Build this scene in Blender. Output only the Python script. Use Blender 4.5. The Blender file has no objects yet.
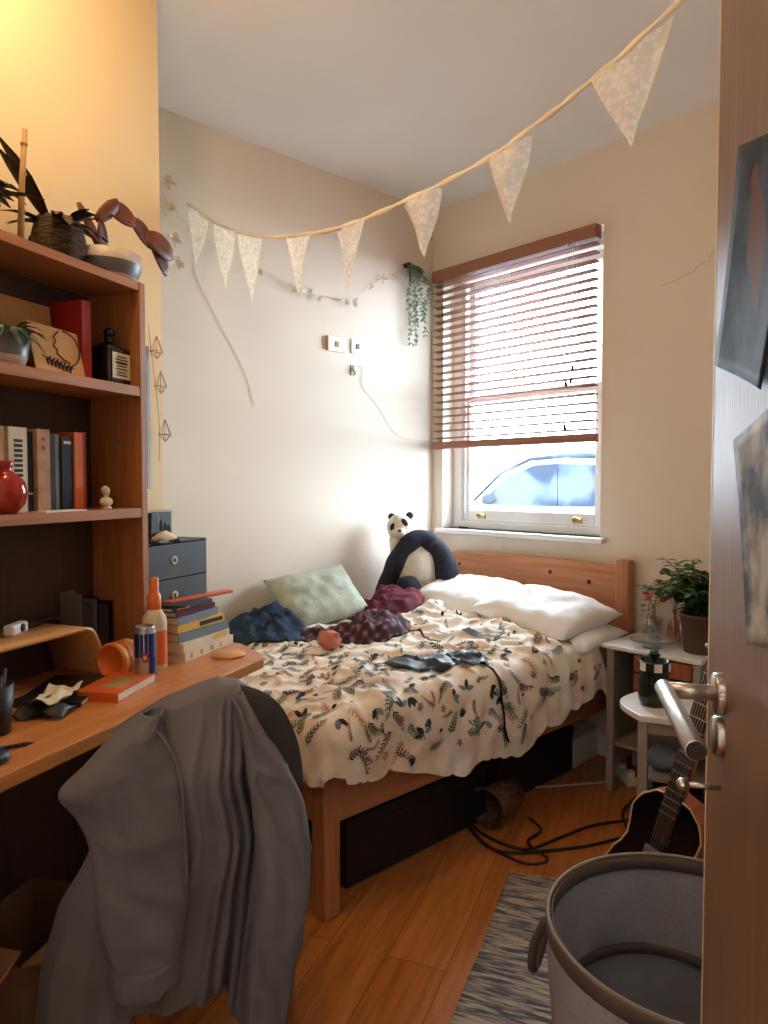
import bpy, bmesh, math, random
from math import sin, cos, pi, radians, hypot, atan2, sqrt
from mathutils import Vector, Matrix, noise

SC = bpy.context.scene
COL = SC.collection
random.seed(7)

# ------------------------------------------------------------------ camera, world, light
cam_d = bpy.data.cameras.new('camera'); cam = bpy.data.objects.new('camera', cam_d); COL.objects.link(cam)
cam.location = (0, 0, 1.45)
cam.rotation_euler = (radians(90 - 2.37), 0, radians(21.5))
cam_d.sensor_fit = 'HORIZONTAL'; cam_d.sensor_width = 36; cam_d.lens = 36 * 700 / 768
cam_d.clip_start = .05
SC.camera = cam
SC.view_settings.view_transform = 'Standard'; SC.view_settings.look = 'None'
SC.view_settings.exposure = 0.30; SC.view_settings.gamma = 1.0
SC.view_settings.use_curve_mapping = False

SKY_STRENGTH = 30.0
w = bpy.data.worlds.new('overcast_sky'); SC.world = w; w.use_nodes = True
bg = w.node_tree.nodes['Background']
bg.inputs[0].default_value = (.78, .90, 1.0, 1); bg.inputs[1].default_value = SKY_STRENGTH

T = radians(25.7)                       # the bed end of the room is turned by this much
CT, ST = cos(T), sin(T)
def B(x, y, z=0): return Vector((x*CT + y*ST, -x*ST + y*CT, z))
BR = -T
WX, WY, CZ = -3.16, 3.36, 3.20          # left wall, back wall (turned frame), ceiling

def light(name, kind, loc, energy, color, **k):
    d = bpy.data.lights.new(name, kind); d.energy = energy; d.color = color
    for a, b in k.items(): setattr(d, a, b)
    o = bpy.data.objects.new(name, d); COL.objects.link(o); o.location = loc
    return o
LAMP = (-1.28, 1.22, 2.92)
light('pendant_bulb_light', 'POINT', LAMP, 16, (1.0, .65, .33), shadow_soft_size=.06)
light('hall_fill_light', 'POINT', (.05, -.75, 2.9), 8, (1.0, .9, .82), shadow_soft_size=.12)  # unseen fill lamp, added behind the camera to brighten the foreground
# daylight entering through the window opening (guides sampling of the sky only)
pl = light('window_daylight_portal', 'AREA', B(-2.51, 3.47, 1.98), 1, (1, 1, 1), shape='RECTANGLE', size=1.13, size_y=1.64)
pl.rotation_euler = (radians(-90), 0, BR)
pl.data.cycles.is_portal = True

# ------------------------------------------------------------------ materials
def lin(c):
    r = []
    for v in c[:3]:
        v = v/255.0
        r.append(v/12.92 if v <= .04045 else ((v+.055)/1.055)**2.4)
    return (*r, 1.0)
def mat(name, rgb, rough=.6, rgb2=None, scale=8, metal=0, bump=0, bscale=60, stretch=(1,1,1), spec=.5, detail=4, sheen=0, alpha=None, trans=0, contrast=(.35,.65)):
    m = bpy.data.materials.new(name); m.use_nodes = True
    nt = m.node_tree; N, L = nt.nodes, nt.links; p = N['Principled BSDF']
    p.inputs['Roughness'].default_value = rough; p.inputs['Metallic'].default_value = metal
    p.inputs['Specular IOR Level'].default_value = spec
    p.inputs['Base Color'].default_value = lin(rgb)
    if sheen: p.inputs['Sheen Weight'].default_value = sheen
    if trans: p.inputs['Transmission Weight'].default_value = trans
    tc = N.new('ShaderNodeTexCoord'); mp = N.new('ShaderNodeMapping'); mp.inputs['Scale'].default_value = stretch
    L.new(tc.outputs['Object'], mp.inputs['Vector'])
    nz = N.new('ShaderNodeTexNoise'); nz.inputs['Scale'].default_value = scale; nz.inputs['Detail'].default_value = detail
    L.new(mp.outputs[0], nz.inputs['Vector'])
    cr = N.new('ShaderNodeValToRGB'); cr.color_ramp.elements[0].position = contrast[0]; cr.color_ramp.elements[1].position = contrast[1]
    if rgb2 is None: rgb2 = tuple(max(0, v*.93) for v in rgb)
    cr.color_ramp.elements[0].color = lin(rgb2); cr.color_ramp.elements[1].color = lin(rgb)
    L.new(nz.outputs['Fac'], cr.inputs[0]); L.new(cr.outputs[0], p.inputs['Base Color'])
    if bump:
        nb = N.new('ShaderNodeTexNoise'); nb.inputs['Scale'].default_value = bscale; L.new(mp.outputs[0], nb.inputs['Vector'])
        b = N.new('ShaderNodeBump'); b.inputs['Strength'].default_value = bump; b.inputs['Distance'].default_value = .01
        L.new(nb.outputs['Fac'], b.inputs['Height']); L.new(b.outputs[0], p.inputs['Normal'])
    return m
def wood(name, a, b, axis='Y', rough=.4, scale=3.0, k=14):
    st = {'X': (1, k, k), 'Y': (k, 1, k), 'Z': (k, k, 1)}[axis]
    return mat(name, a, rough, b, scale=scale, stretch=st, bump=.08, bscale=10, detail=6, contrast=(.3, .7))

M = {}
M['paint'] = mat('cream_wall_paint', (228, 217, 204), .75, (224, 212, 198), 1.5, bump=.05, bscale=40)
M['yellow'] = mat('lamp_tinted_wall_paint', (234, 208, 160), .75, (230, 204, 155), 1.5, bump=.05, bscale=40)  # the lamp's warm light is mixed into this wall's cream colour
M['ceil'] = mat('ceiling_paint', (240, 238, 238), .85, (235, 232, 231), 1.2, bump=.05, bscale=30)
M['gloss'] = mat('white_gloss_paint', (236, 238, 240), .3, (228, 230, 232), 5)
M['pine'] = wood('orange_pine', (198, 138, 96), (172, 108, 68), 'X')
M['pineZ'] = wood('orange_pine_upright', (194, 134, 92), (166, 104, 66), 'Z')
M['pineY'] = wood('orange_pine_rail', (194, 134, 92), (166, 104, 66), 'Y')
M['desk'] = wood('desk_veneer', (200, 134, 76), (178, 112, 58), 'Y', .35)
M['hutch'] = wood('bookcase_veneer', (176, 114, 64), (152, 92, 48), 'Z', .5)
M['hutchY'] = wood('bookcase_shelf_veneer', (180, 118, 66), (156, 96, 50), 'Y', .5)
M['hutch_back'] = wood('bookcase_back_board', (66, 46, 36), (54, 38, 30), 'Z', .6)  # dark tone puts the shade of the hutch recess into the board
M['riser'] = wood('pale_birch_ply', (214, 158, 98), (198, 140, 82), 'Y', .4)
M['door'] = wood('brown_door_veneer', (128, 94, 68), (110, 80, 57), 'Z', .45, 2.5, 22)
M['door_edge'] = mat('cream_door_edge', (226, 205, 160), .5)
M['steel'] = mat('brushed_steel', (188, 184, 178), .32, metal=1)
M['steel_dark'] = mat('dark_hollow_metal', (52, 44, 40), .5, metal=.5)
M['brass'] = mat('aged_brass', (196, 170, 110), .35, metal=.9)
M['blindwood'] = wood('russet_blind_wood', (166, 118, 98), (148, 102, 84), 'X', .45)
M['rail'] = wood('russet_rail_wood', (158, 106, 86), (140, 90, 72), 'X', .45)
M['cord'] = mat('pale_cord', (215, 205, 190), .8)
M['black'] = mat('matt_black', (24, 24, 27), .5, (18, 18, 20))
M['blackgloss'] = mat('gloss_black', (16, 16, 20), .15, (12, 12, 15))
M['white'] = mat('white_plastic', (235, 235, 232), .4)
M['cream'] = mat('cream_paper', (226, 212, 182), .7)
M['paper'] = mat('white_paper', (232, 226, 214), .7)
M['grey'] = mat('warm_grey_paint', (158, 150, 138), .5, (146, 138, 126))
M['greytop'] = mat('white_table_top', (232, 230, 226), .35, (222, 220, 216))
M['sheet'] = mat('white_cotton_sheet', (232, 226, 218), .85, (226, 219, 210), bump=.1, bscale=25)
M['pillow'] = mat('white_cotton_pillow', (238, 235, 232), .85, (232, 229, 226), bump=.1, bscale=20)
M['duvet'] = mat('off_white_printed_cotton', (238, 231, 220), .85, (226, 208, 186), 7, bump=.15, bscale=20, contrast=(.4, .6))
M['jacket'] = mat('grey_cotton_jacket_cloth', (112, 110, 114), .85, (100, 98, 102), 6, bump=.15, bscale=45)
M['jacketin'] = mat('dark_jacket_lining', (58, 54, 56), .85)
M['navy'] = mat('navy_teal_jersey', (26, 52, 76), .9, (16, 38, 60), 9, bump=.3, bscale=120)
M['maroon'] = mat('maroon_knit', (104, 26, 44), .9, (78, 16, 32), 9, bump=.3, bscale=120)
M['pandaw'] = mat('cream_white_plush', (232, 226, 214), .95, (220, 212, 198), 30, bump=.5, bscale=150)
M['pandab'] = mat('blue_black_plush', (40, 42, 58), .95, (26, 27, 38), 30, bump=.5, bscale=150)
M['green_cushion'] = mat('pale_green_cushion_cloth', (184, 190, 174), .9, (160, 170, 156), 14, bump=.2, bscale=60)
M['terracotta'] = mat('pink_clay_knit', (206, 128, 108), .85, (184, 104, 88), 30)
M['leaf'] = mat('green_leaf', (58, 104, 48), .45, (36, 78, 34), 12)
M['darkleaf'] = mat('dark_green_leaf', (44, 66, 42), .5, (30, 48, 30), 12)
M['paleleaf'] = mat('grey_green_leaf', (148, 170, 150), .6, (122, 148, 128), 12)
M['redleaf'] = mat('brown_red_leaf', (118, 62, 40), .5, (86, 38, 26), 12)
M['purpleleaf'] = mat('dark_purple_leaf', (56, 34, 38), .5, (40, 24, 28), 12)
M['stem'] = mat('tan_cane', (176, 138, 84), .6)
M['soil'] = mat('dark_soil', (48, 36, 28), .95, bump=.6, bscale=100)
M['brownpot'] = mat('brown_clay_pot', (112, 78, 58), .7, (92, 62, 46))
M['darkplastic'] = mat('charcoal_card', (62, 66, 72), .6, (54, 58, 64))
M['orange'] = mat('orange_plastic', (226, 112, 40), .4)
M['deeporange'] = mat('deep_orange_print', (210, 92, 34), .5)
M['yellowp'] = mat('yellow_print', (226, 186, 70), .5)
M['red'] = mat('red_print', (168, 38, 26), .5)
M['redglaze'] = mat('glossy_red_glaze', (176, 44, 26), .1, (140, 24, 16), 5)
M['blue'] = mat('deep_blue_print', (28, 44, 108), .3)
M['silver'] = mat('silver_can', (196, 198, 204), .28, metal=.85)
M['bluegrey'] = mat('blue_grey_print', (116, 132, 148), .6)
M['navybook'] = mat('navy_book_cloth', (28, 40, 62), .7)
M['darkbook'] = mat('charcoal_book_cloth', (44, 42, 46), .7)
M['brownbook'] = mat('tan_book_cover', (188, 148, 112), .7, (166, 120, 88), 20)
M['kraft'] = mat('kraft_card', (186, 136, 84), .75)
M['ink'] = mat('dark_ink', (34, 26, 22), .7)
M['plaster'] = mat('pale_plaster', (216, 200, 168), .7)
M['smoke'] = mat('grey_translucent_plastic', (116, 110, 106), .35)
M['wicker'] = mat('dark_woven_cane', (104, 82, 58), .75, (46, 36, 28), 26, stretch=(1,1,5), bump=.8, bscale=60)
M['wickerbrown'] = mat('brown_woven_basket', (120, 84, 56), .8, (74, 50, 34), 30, stretch=(1,1,4), bump=.8, bscale=50)
M['ceramic'] = mat('grey_white_stoneware', (206, 196, 184), .4, (190, 178, 166), 10)
M['band'] = mat('blue_grey_glaze_band', (96, 100, 108), .4)
M['greengloss'] = mat('dark_green_glaze', (38, 44, 34), .2, (22, 26, 20), 12)
M['rosegold'] = mat('rose_gold_wire', (206, 150, 120), .35, metal=.8)
M['mesh_grey'] = mat('grey_hamper_fabric', (156, 156, 166), .85, (144, 143, 152), 10, bump=.2, bscale=150)
M['hamper_trim'] = mat('taupe_hamper_binding', (88, 76, 70), .85)
M['fret'] = wood('dark_fretboard', (66, 42, 32), (48, 30, 24), 'Z', .4)
M['mahog'] = wood('orange_mahogany', (172, 92, 44), (140, 68, 32), 'Z', .3)
M['binding'] = mat('cream_binding', (206, 178, 130), .4)
M['hoopwire'] = mat('taupe_rim_wire', (126, 110, 92), .6)
M['bark'] = mat('brown_carton', (128, 98, 70), .8)
M['carpaint'] = mat('silver_car_paint', (96, 104, 116), .7, spec=.2)
M['carglass'] = mat('dark_car_glass', (58, 68, 82), .8, (30, 38, 50), 1.8, spec=.05, contrast=(.45,.55))
M['tyre'] = mat('black_tyre', (30, 30, 32), .8)
M['asphalt'] = mat('pale_wet_road', (104, 108, 112), .9, (88, 92, 98), 4)
M['brick'] = mat('pale_rendered_house', (216, 214, 210), .8)
M['pinkflower'] = mat('coral_flower', (226, 104, 84), .6, (206, 80, 66), 20)

def glassy(name, tint, refl=.08, rough=.02):
    m = bpy.data.materials.new(name); m.use_nodes = True; nt = m.node_tree; N, L = nt.nodes, nt.links
    for n in list(N): N.remove(n)
    o = N.new('ShaderNodeOutputMaterial'); t = N.new('ShaderNodeBsdfTransparent'); g = N.new('ShaderNodeBsdfGlossy'); mx = N.new('ShaderNodeMixShader')
    t.inputs[0].default_value = (*tint, 1); g.inputs['Roughness'].default_value = rough
    fr = N.new('ShaderNodeLayerWeight'); fr.inputs[0].default_value = .25
    mul = N.new('ShaderNodeMath'); mul.operation = 'MULTIPLY_ADD'; mul.inputs[1].default_value = .5; mul.inputs[2].default_value = refl
    L.new(fr.outputs['Facing'], mul.inputs[0]); L.new(mul.outputs[0], mx.inputs[0]); L.new(t.outputs[0], mx.inputs[1]); L.new(g.outputs[0], mx.inputs[2]); L.new(mx.outputs[0], o.inputs[0])
    return m
M['pane'] = glassy('window_glass', (.97, .99, 1), .03)
M['glass'] = glassy('clear_tumbler_glass', (.86, .9, .9), .14)
M['pinkglass'] = glassy('pink_tinted_glass', (.92, .72, .66), .12)
M['clearcup'] = glassy('smoky_file_plastic', (.55, .53, .52), .1, .2)

def lace(name, rgb):
    m = bpy.data.materials.new(name); m.use_nodes = True; nt = m.node_tree; N, L = nt.nodes, nt.links
    for n in list(N): N.remove(n)
    o = N.new('ShaderNodeOutputMaterial'); t = N.new('ShaderNodeBsdfTransparent'); d = N.new('ShaderNodeBsdfDiffuse'); tr = N.new('ShaderNodeBsdfTranslucent')
    d.inputs[0].default_value = lin(rgb); tr.inputs[0].default_value = lin(rgb)
    a = N.new('ShaderNodeMixShader'); a.inputs[0].default_value = .4; L.new(d.outputs[0], a.inputs[1]); L.new(tr.outputs[0], a.inputs[2])
    tc = N.new('ShaderNodeTexCoord'); v = N.new('ShaderNodeTexVoronoi'); v.inputs['Scale'].default_value = 75; L.new(tc.outputs['Object'], v.inputs['Vector'])
    n2 = N.new('ShaderNodeTexNoise'); n2.inputs['Scale'].default_value = 26; L.new(tc.outputs['Object'], n2.inputs['Vector'])
    ad = N.new('ShaderNodeMath'); ad.operation = 'MULTIPLY'; L.new(v.outputs['Distance'], ad.inputs[0]); L.new(n2.outputs['Fac'], ad.inputs[1])
    cr = N.new('ShaderNodeValToRGB'); cr.color_ramp.elements[0].position = .12; cr.color_ramp.elements[1].position = .3
    cr.color_ramp.elements[0].color = (.06, .06, .06, 1); cr.color_ramp.elements[1].color = (.26, .26, .26, 1)
    L.new(ad.outputs[0], cr.inputs[0])
    mx = N.new('ShaderNodeMixShader'); L.new(cr.outputs[0], mx.inputs[0]); L.new(a.outputs[0], mx.inputs[1]); L.new(t.outputs[0], mx.inputs[2]); L.new(mx.outputs[0], o.inputs[0])
    return m
M['lace'] = lace('ivory_lace', (236, 228, 214))

def floor_mat():
    m = bpy.data.materials.new('orange_oak_laminate'); m.use_nodes = True; nt = m.node_tree; N, L = nt.nodes, nt.links; p = N['Principled BSDF']
    tc = N.new('ShaderNodeTexCoord'); mp = N.new('ShaderNodeMapping'); mp.inputs['Rotation'].default_value = (0, 0, radians(90))
    L.new(tc.outputs['Object'], mp.inputs[0])
    br = N.new('ShaderNodeTexBrick'); br.inputs['Scale'].default_value = 1; br.inputs['Brick Width'].default_value = 1.3; br.inputs['Row Height'].default_value = .19
    br.inputs['Mortar Size'].default_value = .0015; br.inputs['Color1'].default_value = lin((200, 130, 72)); br.inputs['Color2'].default_value = lin((182, 112, 56)); br.inputs['Mortar'].default_value = lin((120, 68, 34))
    L.new(mp.outputs[0], br.inputs['Vector'])
    m2 = N.new('ShaderNodeMapping'); m2.inputs['Scale'].default_value = (14, 1.2, 1); L.new(tc.outputs['Object'], m2.inputs[0])
    nz = N.new('ShaderNodeTexNoise'); nz.inputs['Scale'].default_value = 2.5; nz.inputs['Detail'].default_value = 8; nz.inputs['Distortion'].default_value = .8; L.new(m2.outputs[0], nz.inputs['Vector'])
    cr = N.new('ShaderNodeValToRGB'); cr.color_ramp.elements[0].position = .3; cr.color_ramp.elements[1].position = .65
    cr.color_ramp.elements[0].color = (.52, .45, .4, 1); cr.color_ramp.elements[1].color = (1, 1, 1, 1); L.new(nz.outputs['Fac'], cr.inputs[0])
    mx = N.new('ShaderNodeMix'); mx.data_type = 'RGBA'; mx.blend_type = 'MULTIPLY'; mx.inputs[0].default_value = .8
    L.new(br.outputs['Color'], mx.inputs[6]); L.new(cr.outputs[0], mx.inputs[7]); L.new(mx.outputs[2], p.inputs['Base Color'])
    p.inputs['Roughness'].default_value = .3
    return m
M['floor'] = floor_mat()
def rug_mat():
    m = mat('blue_grey_woven_rug', (176, 166, 150), .95, (72, 80, 94), 34, stretch=(.35, 3.0, 1), bump=.9, bscale=40, detail=8, contrast=(.40, .62))
    return m
M['rug'] = rug_mat()
def plaid_mat():
    m = bpy.data.materials.new('purple_plaid_flannel'); m.use_nodes = True; nt = m.node_tree; N, L = nt.nodes, nt.links; p = N['Principled BSDF']; p.inputs['Roughness'].default_value = .9
    tc = N.new('ShaderNodeTexCoord'); wv = []
    for d in 'XY':
        x = N.new('ShaderNodeTexWave'); x.bands_direction = d; x.inputs['Scale'].default_value = 7; x.inputs['Distortion'].default_value = 4; x.inputs['Detail Scale'].default_value = .5
        L.new(tc.outputs['Object'], x.inputs[0]); wv.append(x)
    a = N.new('ShaderNodeMath'); a.operation = 'ADD'; L.new(wv[0].outputs['Fac'], a.inputs[0]); L.new(wv[1].outputs['Fac'], a.inputs[1])
    cr = N.new('ShaderNodeValToRGB'); cr.color_ramp.elements[0].color = lin((44, 26, 36)); cr.color_ramp.elements[1].color = lin((142, 108, 112)); cr.color_ramp.elements[0].position = .25
    e = cr.color_ramp.elements.new(.6); e.color = lin((78, 46, 62))
    hv = N.new('ShaderNodeMath'); hv.operation = 'MULTIPLY'; hv.inputs[1].default_value = .5; L.new(a.outputs[0], hv.inputs[0]); L.new(hv.outputs[0], cr.inputs[0]); L.new(cr.outputs[0], p.inputs['Base Color'])
    return m
M['plaid'] = plaid_mat()
def poster_mat(name, c1, c2, c3, centre, rad):
    m = bpy.data.materials.new(name); m.use_nodes = True; nt = m.node_tree; N, L = nt.nodes, nt.links; p = N['Principled BSDF']; p.inputs['Roughness'].default_value = .6; p.inputs['Specular IOR Level'].default_value = .12
    tc = N.new('ShaderNodeTexCoord'); mp = N.new('ShaderNodeMapping'); mp.inputs['Scale'].default_value = (1/rad[0], 0, 1/rad[1])
    mp.vector_type = 'POINT'; L.new(tc.outputs['Object'], mp.inputs[0])
    mp.inputs['Location'].default_value = (-centre[0]/rad[0], 0, -centre[1]/rad[1])
    nz = N.new('ShaderNodeTexNoise'); nz.inputs['Scale'].default_value = 14; nz.inputs['Detail'].default_value = 5; L.new(tc.outputs['Object'], nz.inputs[0])
    ln = N.new('ShaderNodeVectorMath'); ln.operation = 'LENGTH'; L.new(mp.outputs[0], ln.inputs[0])
    ad = N.new('ShaderNodeMath'); ad.operation = 'MULTIPLY_ADD'; ad.inputs[1].default_value = 1.6; L.new(nz.outputs['Fac'], ad.inputs[0]); L.new(ln.outputs['Value'], ad.inputs[2])
    cr = N.new('ShaderNodeValToRGB'); cr.color_ramp.elements[0].position = .95; cr.color_ramp.elements[0].color = (1, 1, 1, 1); cr.color_ramp.elements[1].position = 1.0; cr.color_ramp.elements[1].color = (0, 0, 0, 1)
    sb = N.new('ShaderNodeMath'); sb.operation = 'MULTIPLY'; sb.inputs[1].default_value = .55; L.new(ad.outputs[0], sb.inputs[0]); L.new(sb.outputs[0], cr.inputs[0])
    c = N.new('ShaderNodeValToRGB'); c.color_ramp.elements[0].color = lin(c1); c.color_ramp.elements[1].color = lin(c2); c.color_ramp.elements[0].position = .4; c.color_ramp.elements[1].position = .62; L.new(nz.outputs['Fac'], c.inputs[0])
    mx = N.new('ShaderNodeMix'); mx.data_type = 'RGBA'; L.new(cr.outputs[0], mx.inputs[0]); L.new(c.outputs[0], mx.inputs[6]); mx.inputs[7].default_value = lin(c3); L.new(mx.outputs[2], p.inputs['Base Color'])
    return m
M['poster1'] = poster_mat('night_blue_poster', (26, 30, 40), (62, 70, 84), (96, 62, 40), (.01, .02), (.035, .075))
M['poster2'] = poster_mat('grey_photo_print', (40, 38, 38), (172, 168, 162), (120, 96, 78), (.1, .02), (.04, .05))

# ------------------------------------------------------------------ mesh builder
class MB:
    def __init__(s): s.bm = bmesh.new(); s.mats = []
    def mi(s, m):
        if m is None: return 0
        if m not in s.mats: s.mats.append(m)
        return s.mats.index(m)
    def box(s, c, size, rot=None, m=None):
        i = s.mi(m); R = rot if rot is not None else Matrix.Identity(3); h = Vector(size)/2; vs = []
        for z in (-1, 1):
            for x, y in ((-1,-1),(1,-1),(1,1),(-1,1)):
                vs.append(s.bm.verts.new(Vector(c) + R @ Vector((x*h.x, y*h.y, z*h.z))))
        for f in ((0,3,2,1),(4,5,6,7),(0,1,5,4),(1,2,6,5),(2,3,7,6),(3,0,4,7)):
            q = s.bm.faces.new([vs[k] for k in f]); q.material_index = i
        return s
    def b2(s, x0, x1, y0, y1, z0, z1, m=None): return s.box(((x0+x1)/2, (y0+y1)/2, (z0+z1)/2), (abs(x1-x0), abs(y1-y0), abs(z1-z0)), None, m)
    def prism(s, poly, z0, z1, fn=None, m=None):
        i = s.mi(m); fn = fn or (lambda a, b, c: (a, b, c))
        A = [s.bm.verts.new(fn(p[0], p[1], z0)) for p in poly]; Bv = [s.bm.verts.new(fn(p[0], p[1], z1)) for p in poly]; n = len(poly)
        fs = [s.bm.faces.new(A[::-1]), s.bm.faces.new(Bv)] + [s.bm.faces.new((A[k], A[(k+1) % n], Bv[(k+1) % n], Bv[k])) for k in range(n)]
        for f in fs: f.material_index = i
        return s
    def tube(s, pts, r, seg=8, m=None, cap=True, closed=False, squash=None):
        i = s.mi(m); pts = [Vector(p) for p in pts]; n = len(pts); rr = r if isinstance(r, (list, tuple)) else [r]*n
        rings = []; up = None
        for k in range(n):
            a = pts[(k-1) % n] if (closed or k > 0) else pts[k]; b = pts[(k+1) % n] if (closed or k < n-1) else pts[k]
            t = (b-a).normalized() if (b-a).length > 1e-9 else Vector((0, 0, 1))
            if up is None: up = Vector((0, 0, 1)) if abs(t.z) < .9 else Vector((1, 0, 0))
            u = (up - t*up.dot(t)); u = u.normalized() if u.length > 1e-6 else t.orthogonal().normalized(); up = u; v = t.cross(u)
            q = rr[k]; qa, qb = q if isinstance(q, (list, tuple)) else (q, q)
            rings.append([s.bm.verts.new(pts[k] + u*cos(2*pi*j/seg)*qa + v*sin(2*pi*j/seg)*qb) for j in range(seg)])
        for k in range(n if closed else n-1):
            A, C = rings[k], rings[(k+1) % n]
            for j in range(seg):
                f = s.bm.faces.new((A[j], A[(j+1) % seg], C[(j+1) % seg], C[j])); f.smooth = True; f.material_index = i
        if cap and not closed:
            for g in (rings[0][::-1], rings[-1]):
                f = s.bm.faces.new(g); f.material_index = i
        return s
    def lathe(s, prof, c=(0,0,0), seg=24, m=None, axis=None, sx=1, sy=1):
        i = s.mi(m); R = axis if axis is not None else Matrix.Identity(3); rings = []
        for (r, z) in prof:
            r = max(r, .0002)
            rings.append([s.bm.verts.new(Vector(c) + R @ Vector((r*sx*cos(2*pi*j/seg), r*sy*sin(2*pi*j/seg), z))) for j in range(seg)])
        for k in range(len(prof)-1):
            for j in range(seg):
                f = s.bm.faces.new((rings[k][j], rings[k][(j+1) % seg], rings[k+1][(j+1) % seg], rings[k+1][j])); f.smooth = True; f.material_index = i
        return s
    def ball(s, c, r, seg=16, m=None, rot=None, amp=0, fr=4):
        i = s.mi(m); rx, ry, rz = r if isinstance(r, (list, tuple)) else (r, r, r); R = rot if rot is not None else Matrix.Identity(3); rings = []; n = seg//2
        for a in range(n+1):
            ph = pi*a/n; row = []
            for j in range(seg):
                th = 2*pi*j/seg; d = Vector((sin(ph)*cos(th), sin(ph)*sin(th), cos(ph)))
                k = 1 + (amp*noise.noise(d*fr + Vector(c)*7) if amp else 0)
                row.append(s.bm.verts.new(Vector(c) + R @ Vector((d.x*rx*k, d.y*ry*k, d.z*rz*k))))
            rings.append(row)
        for a in range(n):
            for j in range(seg):
                f = s.bm.faces.new((rings[a][j], rings[a+1][j], rings[a+1][(j+1) % seg], rings[a][(j+1) % seg])); f.smooth = True; f.material_index = i
        bmesh.ops.remove_doubles(s.bm, verts=rings[0]+rings[-1], dist=1e-6)
        return s
    def sheet(s, fn, nu, nv, m=None, smooth=True, wrap=False):
        i = s.mi(m); V = [[s.bm.verts.new(fn(a/nu, b/nv)) for b in range(nv+1)] for a in range(nu if wrap else nu+1)]
        for a in range(nu):
            for b in range(nv):
                A = V[a]; C = V[(a+1) % len(V)]
                f = s.bm.faces.new((A[b], C[b], C[b+1], A[b+1])); f.smooth = smooth; f.material_index = i
        return s
    def leaf(s, p, d, up, L, W, droop=.2, m=None, n=4, shape=None, th=0):
        i = s.mi(m); p = Vector(p); d = Vector(d).normalized(); sd = d.cross(Vector(up)); sd = sd.normalized() if sd.length > 1e-5 else d.orthogonal().normalized(); u = sd.cross(d).normalized(); rows = []
        for k in range(n+1):
            t = k/n; wd = W*(shape(t) if shape else sin(pi*min(max(t, .04), .97))**.8)/2; c = p + d*L*t - Vector((0, 0, 1))*droop*L*t*t
            rows.append((s.bm.verts.new(c - sd*wd + u*wd*.25), s.bm.verts.new(c), s.bm.verts.new(c + sd*wd + u*wd*.25)))
        for k in range(n):
            for q in (0, 1):
                f = s.bm.faces.new((rows[k][q], rows[k][q+1], rows[k+1][q+1], rows[k+1][q])); f.smooth = True; f.material_index = i
        return s
    def obj(s, name, m=None, parent=None, bevel=0, solid=0, sub=0, loc=None, rz=0, recalc=True):
        if recalc: bmesh.ops.recalc_face_normals(s.bm, faces=s.bm.faces)
        me = bpy.data.meshes.new(name); s.bm.to_mesh(me); s.bm.free()
        o = bpy.data.objects.new(name, me); COL.objects.link(o)
        if s.mats: [me.materials.append(M[k] if isinstance(k, str) else k) for k in s.mats]
        else: me.materials.append(M[m] if isinstance(m, str) else m)
        if parent is not None: o.parent = parent
        if loc is not None: o.location = loc; o.rotation_euler.z = rz
        if solid: md = o.modifiers.new('thickness', 'SOLIDIFY'); md.thickness = solid; md.offset = 0
        if bevel:
            md = o.modifiers.new('bevel', 'BEVEL'); md.width = bevel; md.segments = 2; md.limit_method = 'ANGLE'; md.angle_limit = radians(50)
        if sub: md = o.modifiers.new('sub', 'SUBSURF'); md.levels = sub; md.render_levels = sub
        return o
def tag(o, label=None, cat=None, group=None, kind=None):
    for k, v in (('label', label), ('category', cat), ('group', group), ('kind', kind)):
        if v: o[k] = v
    return o
def thing(name, label, cat, loc=(0,0,0), rz=0, group=None, kind=None):
    o = bpy.data.objects.new(name, None); COL.objects.link(o); o.location = loc; o.rotation_euler.z = rz; o.empty_display_size = .05
    return tag(o, label, cat, group, kind)
def Rz(a): return Matrix.Rotation(a, 3, 'Z')
def Rx(a): return Matrix.Rotation(a, 3, 'X')
def Ry(a): return Matrix.Rotation(a, 3, 'Y')
def interp(t, pts):
    if t <= pts[0][0]: return pts[0][1]
    for (a, x), (b, y) in zip(pts, pts[1:]):
        if t <= b:
            k = (t-a)/(b-a); return x + (y-x)*k
    return pts[-1][1]
def catmull(pts, n=8):
    P = [Vector(p) for p in pts]; P = [P[0]*2-P[1]] + P + [P[-1]*2-P[-2]]; out = []
    for i in range(1, len(P)-2):
        for k in range(n):
            t = k/n; a, b, c, d = P[i-1], P[i], P[i+1], P[i+2]
            out.append(.5*((2*b) + (c-a)*t + (2*a-5*b+4*c-d)*t*t + (3*b-a-3*c+d)*t**3))
    out.append(P[-2]); return out

# ------------------------------------------------------------------ the room
def strukt(o): o['kind'] = 'structure'; return o
cor = B(WX, WY)                                    # back left corner
NX, NY = -1.70, 2.10                              # face and end of the wall beside the desk
ret = Vector((NX, NY, 0))
def on_left(yw):                                   # point of the left wall at world y
    k = (cor.y - yw)/CT; return Vector((cor.x - ST*k, yw, 0))
lret = on_left(NY)
RX = .42                                           # right wall
k = (RX - cor.x)/CT; rc = Vector((RX, cor.y - ST*k, 0))
FY = .30
outline = [cor, rc, Vector((RX, FY, 0)), Vector((NX, FY, 0)), ret, lret]
poly = [(p.x, p.y) for p in outline]
strukt(MB().prism(poly, -.12, 0).obj('floor', 'floor'))
strukt(MB().prism(poly, CZ, CZ+.12).obj('ceiling', 'ceil'))
def wall(name, a, b, m, z0=0, z1=CZ, th=.12):       # thickness grows to the outside (right hand side of a -> b)
    a = Vector(a); b = Vector(b); d = (b-a).normalized(); n = Vector((d.y, -d.x, 0))
    return strukt(MB().prism([(a.x, a.y), (b.x, b.y), ((b+n*th).x, (b+n*th).y), ((a+n*th).x, (a+n*th).y)], z0, z1).obj(name, m))
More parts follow.
